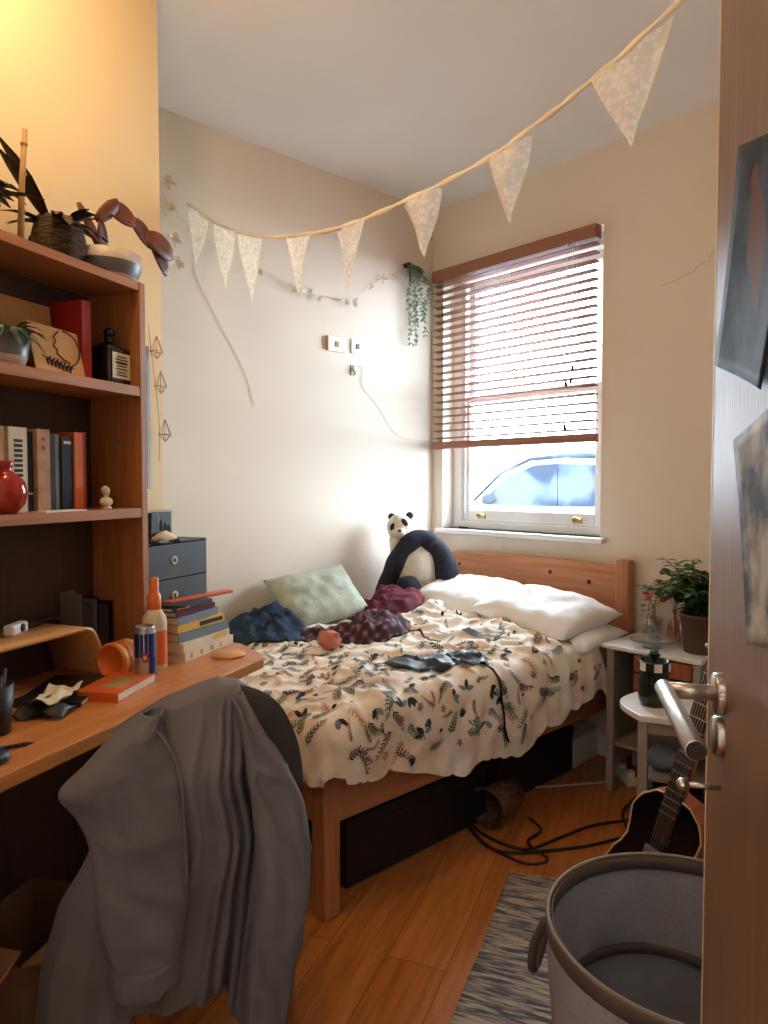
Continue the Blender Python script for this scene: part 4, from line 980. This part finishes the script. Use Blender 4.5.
# --- drawer unit and what stands on it
t = DK('drawer_unit', 'charcoal card drawer unit with brass ring pulls on the far end of the desk', 'drawer unit', (-1.78, 2.280, .79))
t.scale = (.85, .92, .86)
q = MB(); q.b2(-.21, -.003, -.18, -.174, 0, .425); q.b2(-.21, -.003, .174, .18, 0, .425); q.b2(-.21, -.003, -.174, .174, .419, .425); q.b2(-.21, -.003, -.174, .174, 0, .006); q.b2(-.21, -.205, -.174, .174, .006, .419); q.obj('case', 'darkplastic', t, bevel=.002)
for i in range(3):
    z = .008+.137*i; d = MB().b2(-.20, .0, -.172, .172, z, z+.133).obj('drawer', 'darkplastic', t, bevel=.002)
    MB().lathe([(.0002,.002),(.010,.002),(.012,.004),(.016,.004),(.017,0),(.0002,0)], (0, -.02, z+.07), 20, axis=Ry(pi/2), m='cream').obj('ring_pull', None, d)
    MB().lathe([(.0002,.0035),(.009,.003)], (0, -.02, z+.07), 16, axis=Ry(pi/2)).obj('pull_hole', 'black', d)
t = DK('photo_print', 'small snapshot of dark figures propped up on the drawer unit', 'photo', (-1.86, 2.285, 1.215), radians(-10))
MB().b2(-.002, .002, -.055, .055, 0, .13).obj('print', 'paper', t); 
q = MB(); q.b2(.002, .003, -.047, .047, .02, .12); q.obj('picture', 'bluegrey', t)
q = MB()
for y, h in ((-.025,.05),(-.005,.065),(.015,.055),(.032,.045)): q.ball((.003, y, .02+h*.5), (.0012, .011, h*.6), 10)
q.obj('dark_figures', 'ink', t)
t = DK('black_case', 'upright black case beside the snapshot on the drawer unit', 'case', (-1.84, 2.185, 1.215))
q = MB(); q.prism([(-.03,0),(.03,0),(.028,.10),(.02,.12),(-.02,.12),(-.028,.10)], -.03, .03, lambda a,b,c:(c,a,b)); q.obj('body', 'black', t, bevel=.008)
q = MB(); q.ball((0,0,.022),(.03,.06,.024),20, amp=.3); q.ball((0,.045,.014),(.03,.035,.016),16, amp=.2)
o = q.obj('cloth_bundle', 'cream'); one(o, .85, (-1.81, 2.225, 1.215), 'cream crumpled cloth in front of the snapshot on the drawer unit', 'cloth')
q = MB(); q.tube(catmull([(0,-.09,.012),(.02,-.03,.008),(.0,.03,.008),(.02,.09,.008),(-.01,.11,.008)], 5), .008, 8)
o = q.obj('sunglasses_strap', 'black'); one(o, .85, (-1.80, 2.20, 1.215), 'black strap lying along the front edge of the drawer unit top', 'strap')

# --- desk surface
ZD = .79
stk = 'books in the stack on the desk'
spec = [('cream', .034, 'cream book at the bottom of the desk stack', ('brownbook', [(.1,.14),(.3,.34),(.5,.56),(.7,.73)])), ('cream', .032, 'pale book with a yellow end, second from the bottom of the stack', ('yellowp', [(.62,.95)])),
        ('bluegrey', .034, 'grey-blue book third from the bottom of the stack', None), ('yellowp', .030, 'yellow and black book in the middle of the stack', ('black', [(.45,.95)])),
        ('bluegrey', .028, 'grey book above the yellow and black one', None), ('maroon', .020, 'thin dark red book near the top of the stack', None), ('darkbook', .014, 'thin black notebook on top of the stack', ('orange', [(.1,.4)]))]
z = ZD; rr = random.Random(2)
for k, (m_, th, lab, pr_) in enumerate(spec):
    L_ = .335 - .018*k if k < 5 else .25; W_ = .135
    t = DK('book', lab, 'book', (-1.625 - .004*k, 2.275 - .012*k, z), radians(rr.uniform(-3, 3)), stk)
    q = MB(); q.b2(-W_, 0, -L_/2, L_/2, 0, .003); q.b2(-W_, 0, -L_/2, L_/2, th-.003, th); q.b2(-.003, 0, -L_/2, L_/2, .003, th-.003); q.obj('cover', m_, t)
    MB().b2(-W_+.004, -.004, -L_/2+.003, L_/2-.003, .0032, th-.0032).obj('pages', 'cream', t)
    if pr_:
        q = MB()
        for a, b in pr_[1]: q.b2(0, .001, -L_/2+L_*a, -L_/2+L_*b, th*.22, th*.78)
        q.obj('spine_print', pr_[0], t)
    z += th + .0015
t = DK('ruler', 'long orange strip jutting out over the top of the book stack', 'ruler', (-1.70, 2.31, z), radians(-9))
MB().b2(-.022, .022, -.17, .17, 0, .012).obj('body', 'deeporange', t, bevel=.002)
t = DK('magazine', 'dark glossy booklet lying crosswise on the book stack', 'magazine', (-1.70, 2.20, z), radians(14))
MB().b2(-.06, .06, -.11, .11, 0, .006).obj('pages', 'darkbook', t)
t = DK('spray_bottle', 'orange spray bottle with a clear orange pump beside the bookcase side', 'bottle', (-1.665, 2.0, ZD))
MB().lathe([(.0002,0),(.040,0),(.043,.006),(.043,.165),(.040,.185),(.026,.21),(.018,.215),(.0002,.215)], seg=28, sx=1, sy=.95, m='plaster').obj('body', None, t)
MB().lathe([(.0436,.02),(.0438,.14)], seg=28, sy=.95).obj('label', 'orange', t)
MB().lathe([(.022,.212),(.024,.225),(.023,.262),(.018,.268),(.016,.275),(.016,.318),(.013,.325),(.0002,.326)], seg=20).obj('pump', 'orange', t)
t = DK('drink_can', 'blue and silver slim drink can on the desk', 'can', (-1.59, 1.862, ZD))
MB().lathe([(.0002,.004),(.028,.0),(.034,.012),(.036,.02),(.036,.165),(.030,.180),(.031,.185),(.028,.184),(.0002,.178)], seg=32, m='silver').obj('body', None, t)
for a0, a1, z0, z1, m_ in ((-2.5, .9, .085, .163, 'blue'), (-.55, .9, .02, .085, 'blue'), (-1.15, -.6, .070, .100, 'red'), (-1.02, -.74, .078, .092, 'yellowp')):
    q = MB(); off = {'red': .0368, 'yellowp': .0371}.get(m_, .0364); q.sheet(lambda u, v: (off*cos(a0+(a1-a0)*u), off*sin(a0+(a1-a0)*u), z0+(z1-z0)*v), 10, 2); q.obj('printed_panel', m_, t)
t = DK('ribbon_reel', 'orange and yellow reel lying on its side left of the drink can', 'reel', (-1.70, 1.865, ZD+.062))
ax = Rx(pi/2)
MB().lathe([(.0002,-.040),(.050,-.040),(.052,-.046),(.060,-.046),(.062,-.040),(.062,.040),(.060,.046),(.052,.046),(.050,.040),(.0002,.040)], seg=36, axis=ax).obj('reel', 'orange', t)
for y0, y1, m_ in ((-.036, -.026, 'yellowp'), (-.018, -.004, 'stem'), (.024, .036, 'yellowp'), (.010, .016, 'red')): MB().lathe([(.0626, y0), (.0626, y1)], seg=36, axis=ax).obj('band', m_, t)
o = MB().lathe([(.0002,0),(.062,0),(.064,.003),(.064,.007),(.062,.010),(.0002,.010)], seg=36).obj('wooden_coaster', 'riser'); one(o, .85, (-1.525, 2.25, ZD), 'round pale wooden coaster at the rounded end of the desk', 'coaster')
rsr = DK('monitor_riser', 'bent plywood desk riser inside the hutch', 'riser', (-1.757, 1.62, ZD))
RP = catmull([(0, a, b) for a, b in [(-.60, .178), (-.2, .178), (.10, .178), (.165, .174), (.195, .15), (.225, .08), (.250, .0)]], 6)
def rs(u, v):
    p = RP[min(int(u*(len(RP)-1)+.5), len(RP)-1)]; return (-.232+.232*v, p.y, p.z)
q = MB(); q.sheet(rs, 36, 2, smooth=True); q.obj('riser_board', 'riser', rsr, solid=.014)
MB().b2(-.22, -.01, -.60, -.585, 0, .172).obj('left_leg', 'riser', rsr)
t = DK('white_gadget', 'white plastic gadget with a dark dial on the riser', 'gadget', (-1.88, 1.61, ZD+.186), radians(20))
MB().b2(-.018, .018, -.045, .045, 0, .034).obj('body', 'white', t, bevel=.008); MB().lathe([(.0002,.003),(.013,.002),(.013,0)], (.018, .008, .018), 16, axis=Ry(pi/2)).obj('dial', 'black', t)
q = MB(); q.tube(catmull([(0,-.08,.008),(.02,-.02,.008),(-.01,.05,.008),(.01,.10,.008)],6), .007, 8)
o = q.obj('dark_cable', 'black'); one(o, .85, (-1.93, 1.73, ZD+.186), 'dark cable end lying at the back of the riser', 'cable')
for y, z_, m_, lab in ((1.995, .25, 'clearcup', 'smoky clear file holder standing upright at the right in the hutch'), (1.915, .27, 'smoke', 'grey document folder standing right of the riser')):
    t = DK('file_holder', lab, 'file holder', (-1.93, y, ZD)); q = MB(); q.b2(-.05, .05, -.036, -.033, 0, z_); q.b2(-.05, .05, .033, .036, 0, z_*.9); q.b2(-.05, .05, -.033, .033, 0, .003); q.b2(-.05, -.047, -.033, .033, .003, z_); q.obj('body', m_, t)
    MB().b2(-.04, .04, -.025, .025, .004, z_*.85).obj('papers', 'darkbook', t)
book_ = DK('paperback', 'orange covered paperback lying flat at the desk edge by the can', 'book', (-1.595, 1.735, ZD), radians(12))
q = MB(); q.b2(-.07, .07, -.115, .115, 0, .003); q.b2(-.07, .07, -.115, .115, .026, .029); q.b2(-.07, .07, -.115, -.112, .003, .026); q.obj('cover', 'deeporange', book_)
MB().b2(-.067, .068, -.111, .113, .0032, .0258).obj('pages', 'cream', book_)
q = MB(); q.b2(-.03, .05, -.06, .06, .029, .0298); q.obj('cover_print', 'stem', book_)
t = DK('notebook', 'black cover notebook under the papers on the desk', 'book', (-1.73, 1.665, ZD), radians(24))
MB().b2(-.10, .10, -.15, .15, 0, .016).obj('cover', 'black', t, bevel=.003)
MB().b2(-.095, .1005, -.146, .146, .003, .013).obj('pages', 'paper', t)
def crump(name, loc, w_, l_, h, m, label, cat, seed, rz=0):
    q = MB(); q.sheet(lambda u, v: ((u-.5)*w_*(1+.2*ns(v*3, seed)), (v-.5)*l_*(1+.2*ns(u*3, seed, 4)), .003 + h*max(0, (.3+1.2*ns(u*2.5+seed, v*2.5, seed))) ), 16, 16); o = q.obj(name, m, solid=.001); return one(o, .85, loc, label, cat, rz)
crump('loose_paper', (-1.66, 1.56, ZD+.022), .10, .17, .03, 'paper', 'crumpled white paper lying on a black pouch on the desk', 'paper', 3, .5)
crump('black_pouch', (-1.64, 1.53, ZD), .14, .22, .035, 'black', 'flat black cloth under the crumpled white paper', 'pouch', 8, .4)
crump('loose_paper', (-1.86, 1.55, ZD), .12, .22, .02, 'kraft', 'tan sheet of paper lying under the riser', 'paper', 5, .1)
t = DK('pen_pot', 'black pot of pens at the left edge of the desk', 'pot', (-1.63, 1.315, ZD))
MB().lathe([(.0002,0),(.045,0),(.055,.13),(.052,.13),(.043,.006),(.0002,.006)], seg=28).obj('pot', 'black', t)
for k in range(5):
    a = k*1.3; MB().tube([(.02*cos(a), .02*sin(a), .01), (.038*cos(a), .038*sin(a), .155+.01*k)], .004, 8).obj('pen', ['black', 'darkplastic', 'blue', 'black', 'smoke'][k], t)
t = DK('pen', 'dark pen lying at the near left edge of the desk', 'pen', (-1.50, 1.24, ZD+.006), radians(-35))
MB().tube([(0,-.06,0),(0,.05,0),(0,.07,0)], [.005,.005,.001], 8).obj('barrel', 'black', t); 
t = DK('computer_mouse', 'black computer mouse at the near left edge of the desk', 'mouse', (-1.45, 1.165, ZD))
MB().ball((0,0,.012), (.032,.05,.020), 18).obj('body', 'black', t)
MB().tube([(0,.03,.031),(0,.018,.033)], .004, 8).obj('wheel', 'darkplastic', t)

# --- under the desk
cbx = DK('cardboard_box', 'open cardboard box in the dark under the desk', 'box', (-1.80, 1.56, FZ), radians(8))
q = MB(); q.b2(-.15,.15,-.2,-.194,0,.36); q.b2(-.15,.15,.194,.2,0,.36); q.b2(-.15,-.144,-.194,.194,0,.36); q.b2(.144,.15,-.194,.194,0,.36); q.b2(-.144,.144,-.194,.194,0,.006); q.obj('body', 'bark', cbx)
q = MB(); q.box((.19,0,.375),(.10,.38,.005),Ry(-.3)); q.obj('flap', 'kraft', cbx)
q = MB(); q.box((-.0,-.23,.38),(.28,.10,.005),Rx(.4)); q.obj('flap', 'kraft', cbx)

# ------------------------------------------------------------------ desk chair with a grey jacket hung over its back
KC = .93; CH = grp(KC); C0 = (-.977, 1.388, 1.45-1.45/KC*1.0); CA = atan2(.6, .8); FC = floorz(KC)
ch = CH('desk_chair', 'wooden desk chair hidden under the grey jacket, pushed to the desk', 'chair', (C0[0], C0[1], 0), CA); ch.location.z = 1.45*(1-KC)
MB().prism([(-.20,.04),(.20,.04),(.22,.40),(.17,.44),(-.17,.44),(-.22,.40)], .40, .43).obj('seat', 'hutchY', ch, bevel=.01)
for x, y in ((-.17,.07),(.17,.07),(-.18,.40),(.18,.40)):
    MB().tube([(x, y, .40), (x*1.12, y + (.03 if y > .2 else -.02), FC)], [.018, .014], 12).obj('leg', 'hutch', ch)
for x in (-.17, .13): MB().tube(catmull([(x, .07, .42), (x, .045, .65), (x*.97, .045, .83)], 5), .014, 10).obj('back_post', 'hutch', ch)
MB().tube(catmull([(-.22, .05, .80), (-.12, .045, .86), (.0, .04, .89), (.09, .045, .87), (.14, .05, .81)], 6), [(.022, .012)]*25, 10).obj('back_rail', 'hutch', ch)
for x in (-.06, .03): MB().tube([(x, .06, .42), (x, .045, .87)], .009, 8).obj('spindle', 'hutch', ch)
jk = CH('jacket', 'grey cotton jacket hung over the desk chair, sleeves dangling', 'jacket', (C0[0], C0[1], 0), CA); jk.location.z = 1.45*(1-KC)
XLz = [(.15,-.415),(.25,-.405),(.35,-.392),(.50,-.350),(.58,-.300),(.64,-.272),(.72,-.285),(.78,-.300),(.84,-.275),(.90,-.235)]
XRz = [(.10,.13),(.2,.15),(.4,.18),(.6,.19),(.74,.165),(.80,.17),(.86,.165),(.92,.14)]
def ztop(s): return interp(s, [(0,.860),(.12,.892),(.3,.930),(.5,.958),(.60,.968),(.72,.958),(.85,.918),(1,.825)])
def jbody(s, tt):
    t = -.22 + 1.22*tt; zt = ztop(s)
    if t < 0:
        k = -t/.22; x = -.235 + .40*s; a = min(k*3.2, 1)*pi/2
        return (x, .01 + .045*sin(a) + .02*k, zt + .0*k - (0 if k < .3 else (k-.3)*.30) + .006*sin(pi*min(1, k*3)))
    zb_ = interp(s, [(0,.12),(.30,.13),(.38,.235),(.74,.245),(.80,.14),(1,.12)]); z = zt*(1-t) + zb_*t; zz = z
    xa, xb = interp(zz, XLz), interp(zz, XRz); xt = -.235 + .40*s; kk = min(1, t*7); kk = kk*kk*(3-2*kk)
    x = xt*(1-kk) + (xa+(xb-xa)*s)*kk
    d = min(1, t*4)
    fold = .012*sin(s*15 + .5*ns(z*1.2, 0, 1)) + .012*max(0, ridge(ns(s*7+.4, z*.6, 3)))**2
    # pleats fanning down from the apex
    for c_, w_, h_ in ((.52, .022, .018), (.63, .018, .030), (.675, .014, .026), (.73, .02, .030), (.38, .05, .016), (.2, .05, .02)):
        cc = c_ + (c_-.58)*.45*t; fold += h_*math.exp(-((s-cc)/w_)**2)*(.55 + .45*(1-t))
    y = -.018 - .03*d - fold*d - .012*ns(x*9, z*5, 2)*d - .05*sin(pi*min(1, t*1.1))*.4
    if s < .22: y += .05*(1 - s/.22)*d
    y += .075*math.exp(-((s-.80)/.055)**2)*max(0, min(1, (t-.12)*5))
    return (x, y, z)
q = MB(); q.sheet(lambda u, v: jbody(u, v), 110, 80); q.obj('body', 'jacket', jk, solid=.004)
def slv(name, rows, y0, m='jacket', seed=1, thick=.032, nseg=34):
    """rows: (z, xleft, xright, y)"""
    q = MB(); n = 60
    zs = [r[0] for r in rows]
    def cr(t, idx):
        pts = [(i/(len(rows)-1), r[idx]) for i, r in enumerate(rows)]
        i = min(int(t*(len(rows)-1)), len(rows)-2); f_ = t*(len(rows)-1)-i
        p0 = rows[max(i-1, 0)][idx]; p1 = rows[i][idx]; p2 = rows[i+1][idx]; p3 = rows[min(i+2, len(rows)-1)][idx]
        return .5*((2*p1)+(p2-p0)*f_+(2*p0-5*p1+4*p2-p3)*f_*f_+(3*p1-p0-3*p2+p3)*f_**3)
    def fn(u, v):
        th = 2*pi*u; z = cr(v, 0); xa, xb, yc = cr(v, 1), cr(v, 2), cr(v, 3); w_ = (xb-xa)/2
        c_, s_ = cos(th), sin(th)
        cx = math.copysign(abs(c_)**.8, c_); th_ = thick*min(1, .35+v*3)
        wr = .010*ns(u*6 if u < .5 else (1-u)*6, z*6, seed) + .010*max(0, ridge(ns(c_*1.2+z*5, z*9, seed+4)))**3
        return ((xa+xb)/2 + w_*cx + wr*.5, yc + s_*(th_ + wr*1.6) + .012*sin(z*11+seed)*s_*s_, z + .006*c_)
    q.sheet(fn, nseg, n, wrap=True); return q.obj(name, m, jk, solid=.004)
slv('sleeve', [(.930,-.165,-.115,-.030),(.885,-.235,-.118,-.048),(.83,-.292,-.100,-.065),(.785,-.338,-.088,-.075),(.73,-.300,-.080,-.085),(.66,-.272,-.074,-.092),(.56,-.262,-.069,-.098),(.48,-.252,-.074,-.102),(.42,-.236,-.086,-.100),(.385,-.222,-.098,-.098)], 0, seed=1, thick=.040)
slv('cuff', [(.395,-.218,-.100,-.098),(.385,-.232,-.092,-.098),(.362,-.234,-.090,-.098),(.338,-.232,-.092,-.098)], 0, seed=2, thick=.044)
slv('sleeve', [(.955,.030,.052,-.045),(.905,.048,.078,-.060),(.85,.060,.112,-.066),(.79,.066,.150,-.072),(.72,.074,.186,-.078),(.63,.080,.203,-.084),(.52,.078,.202,-.088),(.40,.068,.190,-.090),(.28,.058,.168,-.088),(.16,.046,.140,-.082),(.05,.040,.115,-.076)], 0, seed=5, thick=.038)
q = MB()
def lin_(u, v):
    P = catmull([(.055, -.030, .975), (.105, -.034, .955), (.150, -.034, .915), (.185, -.034, .84), (.200, -.036, .76), (.198, -.04, .70)], 5); p = P[min(int(u*(len(P)-1)+.5), len(P)-1)]
    e = Vector((.075, -.05, .80)); r = p*(1-v) + e*v; r.y -= .012*sin(pi*v) + .008*sin(u*9)*v*(1-v)*4; return r
q.sheet(lin_, 25, 10); q.obj('collar_lining', 'jacketin', jk, solid=.004)
q = MB(); P = catmull([(-.155,-.065,.918), (-.11,-.09,.87), (-.083,-.100,.80), (-.074,-.112,.70), (-.070,-.118,.56)], 6); q.tube(P, .004, 6); q.obj('seam_piping', 'jacket', jk)

# ------------------------------------------------------------------ bunting across the room
bt = thing('bunting', 'ivory lace bunting strung across the room in front of the window corner', 'bunting', (0, 0, 0))
sp_ = [(-2.122,2.818,2.783),(-1.835,2.667,2.594),(-1.499,2.434,2.427),(-1.189,2.219,2.322),(-.941,2.047,2.262),(-.669,1.858,2.231),(-.416,1.682,2.217),(-.248,1.565,2.235),(-.134,1.487,2.258),(.007,1.389,2.30),(.21,1.245,2.39),(.415,1.10,2.50)]
# first point moved onto the left wall
P = catmull(sp_, 14)
def str_at(x):
    for a, b in zip(P, P[1:]):
        if a.x <= x <= b.x: k = (x-a.x)/(b.x-a.x+1e-9); return a.lerp(b, k)
    return P[0]
q = MB(); nP = len(P); i0 = q.mi('cord')
row = []
for k, p in enumerate(P):
    w_ = .0065 + .002*sin(k*.9); row.append((q.bm.verts.new((p.x, p.y, p.z+w_)), q.bm.verts.new((p.x+.003*sin(k*.5), p.y+.004*cos(k*.5), p.z-w_))))
for a, b in zip(row, row[1:]): f_ = q.bm.faces.new((a[0], b[0], b[1], a[1])); f_.smooth = True
M['tape'] = mat('ivory_cotton_tape', (238, 230, 212), .85)
q.mats = []; q.obj('tape', 'tape', bt, solid=.0015)
flags = [(-2.11,-1.955,.21),(-1.86,-1.70,.23),(-1.64,-1.44,.24),(-1.285,-1.10,.19),(-1.00,-.83,.19),(-.69,-.54,.165),(-.395,-.285,.175),(-.135,.007,.175)]
rr = random.Random(3)
for k, (xa, xb, L_) in enumerate(flags):
    a, b = str_at(xa), str_at(xb); tip = (a+b)/2 + Vector((rr.uniform(-.015, .015), rr.uniform(-.015, .015), 0)); tip.z = min(a.z, b.z, tip.z) - L_
    if k == 0: tip.x += .0
    nrm = (b-a).cross(Vector((0,0,1))).normalized()
    q = MB()
    def fl(u, v, a=a, b=b, tip=tip, k=k, nrm=nrm):
        top = str_at(a.x + (b.x-a.x)*u); top.z -= .004; p = top.lerp(tip, v) + nrm*(.016*sin(u*5+k)*sin(pi*min(1, v+.15)) + .008*sin(u*11+v*3+k)*(1-v)); return p
    q.sheet(fl, 12, 16); q.obj('flag', 'lace', bt)

# ------------------------------------------------------------------ things on the left wall
def wl(y, z, off=0): return B(WX+off, y, z)
gl = thing('dried_garland', 'thin garland of pale dried petals strung along the wall above the bed', 'garland', B(WX, 0, 0), BR)
for chain in ([(1.27,2.86),(1.275,2.74),(1.28,2.62),(1.29,2.48),(1.30,2.42)], [(1.50,2.80),(1.62,2.70),(1.80,2.62),(2.05,2.56),(2.30,2.505),(2.48,2.50),(2.66,2.515),(2.82,2.64),(2.98,2.72),(3.10,2.80)]):
    Q = catmull([(.012, a, b) for a, b in chain], 5); MB().tube(Q, .0012, 5).obj('thread', 'cord', gl)
M['petal'] = mat('pale_dried_petal', (224, 212, 190), .85, (208, 190, 164), 20)
rr = random.Random(21)
for y, z, s_ in ((1.515,2.86,.05),(1.53,2.73,.05),(1.545,2.60,.045),(1.56,2.50,.05),(1.62,2.68,.035),(1.80,2.60,.03),(2.02,2.55,.035),(2.22,2.51,.03),(2.33,2.50,.045),(2.41,2.48,.03),(2.60,2.50,.035),(2.66,2.51,.04),(2.80,2.62,.03),(2.90,2.68,.035),(3.03,2.72,.03)):
    q = MB()
    for j in range(7):
        a = rr.uniform(0, 6.28); q.leaf((.02, y, z), (.5*rr.random()+.1, cos(a), sin(a)), (1, 0, 0), s_*rr.uniform(.6, 1.1), s_*.45, .2)
    q.obj('petal_cluster', 'petal', gl)
iv = thing('hanging_ivy', 'pale green trailing ivy hanging beside the top of the blind', 'plant', wl(3.10, 2.80), BR)
q = MB(); q.b2(0, .05, -.012, .012, -.01, .012); q.tube([(.045,0,.0),(.05,0,-.03),(.05,.0,-.12)], .006, 8); q.obj('bracket', 'ink', iv)
st = MB(); lf = MB(); rr = random.Random(9)
for k in range(9):
    y0_ = rr.uniform(-.02, .14); L_ = rr.uniform(.22, .50) if k > 2 else .48; Q = catmull([(.05, .01, -.01), (.055+rr.uniform(-.02,.03), y0_*.6, -.02), (.05+rr.uniform(-.02,.03), y0_, -L_*.5), (.05, y0_+rr.uniform(-.015,.015), -L_)], 8); st.tube(Q, .0015, 4)
    for p in Q[3:]:
        for _ in range(2): a = rr.uniform(0, 6.28); lf.leaf(p, (cos(a), sin(a), -.3), (0,0,1), rr.uniform(.018,.032), .017, .3)
for k in range(40): a = rr.uniform(0, 6.28); lf.leaf((.05, .05+.05*sin(k), -.02-.05*rr.random()), (cos(a), sin(a), .2), (0,0,1), .034, .02, .3)
st.obj('vines', 'paleleaf', iv); lf.obj('foliage', 'paleleaf', iv)
for y, z, wd, lab in ((2.55, 2.243, .14, 'white double wall switch plate above the bed'), (2.705, 2.250, .09, 'smaller white wall socket right of the switch plate')):
    t = thing('wall_socket', lab, 'socket', wl(y, z), BR)
    MB().b2(0, .010, -wd/2, wd/2, -.042, .042).obj('plate', 'white', t, bevel=.004)
    MB().b2(.010, .016, -.012, .012, -.014, .016).obj('switch', 'stem' if wd > .1 else 'bluegrey', t, bevel=.002)
    if wd > .1: MB().b2(.0, .020, -wd/2-.004, -wd/2+.002, -.04, .04).obj('side_strip', 'stem', t)
t = thing('wall_hook', 'small hook with a thin cable below the wall sockets', 'hook', wl(2.67, 2.11), BR)
q = MB(); q.b2(0, .006, -.012, .012, -.028, .028); q.tube(catmull([(.005,0,.01),(.025,0,-.01),(.028,0,-.02),(.02,0,-.03)],4), .004, 6); q.obj('hook', 'smoke', t)
MB().tube(catmull([(.006,.0,.02),(.008,.05,.03),(.006,.075,.0),(.005,.08,-.09),(.005,.20,-.20),(.005,.36,-.36),(.005,.60,-.39)],6), .0016, 5).obj('cable', 'cord', t)
t = thing('hanging_cable', 'thin pale cable trailing down the wall from the bunting', 'cable', wl(1.66, 2.45), BR)
MB().tube(catmull([(.004,0,.12),(.004,.02,0),(.004,.14,-.2),(.004,.28,-.42),(.004,.34,-.6)],6), .0014, 5).obj('cable', 'cord', t)
wo = thing('wire_ornament', 'string of small rose gold wire diamonds hanging beside the bookcase', 'ornament', (NX+.012, 2.045, 1.45))
MB().tube(catmull([(.0,-.03,.56),(.004,-.025,.50),(.004,.0,.35),(.004,.01,.28),(.004,.02,.18),(.004,.015,.08)],6), .0012, 5).obj('thread', 'rosegold', wo)
for y, z in ((-.015,.475),(.005,.355),(.025,.185)):
    q = MB(); t_ = Vector((.024, y, z+.045)); b_ = Vector((.024, y, z-.035)); ring = [Vector((.024+.020*cos(a), y+.028*sin(a), z-.01)) for a in (0, 1.257, 2.513, 3.77, 5.027)]
    for j, r_ in enumerate(ring): q.tube([t_, r_], .0013, 4); q.tube([r_, b_], .0013, 4); q.tube([r_, ring[(j+1) % 5]], .0013, 4)
    q.obj('wire_diamond', 'rosegold', wo)
MB().b2(0, .006, -.05, -.035, -.02, .48).obj('wire_strip', 'smoke', wo)
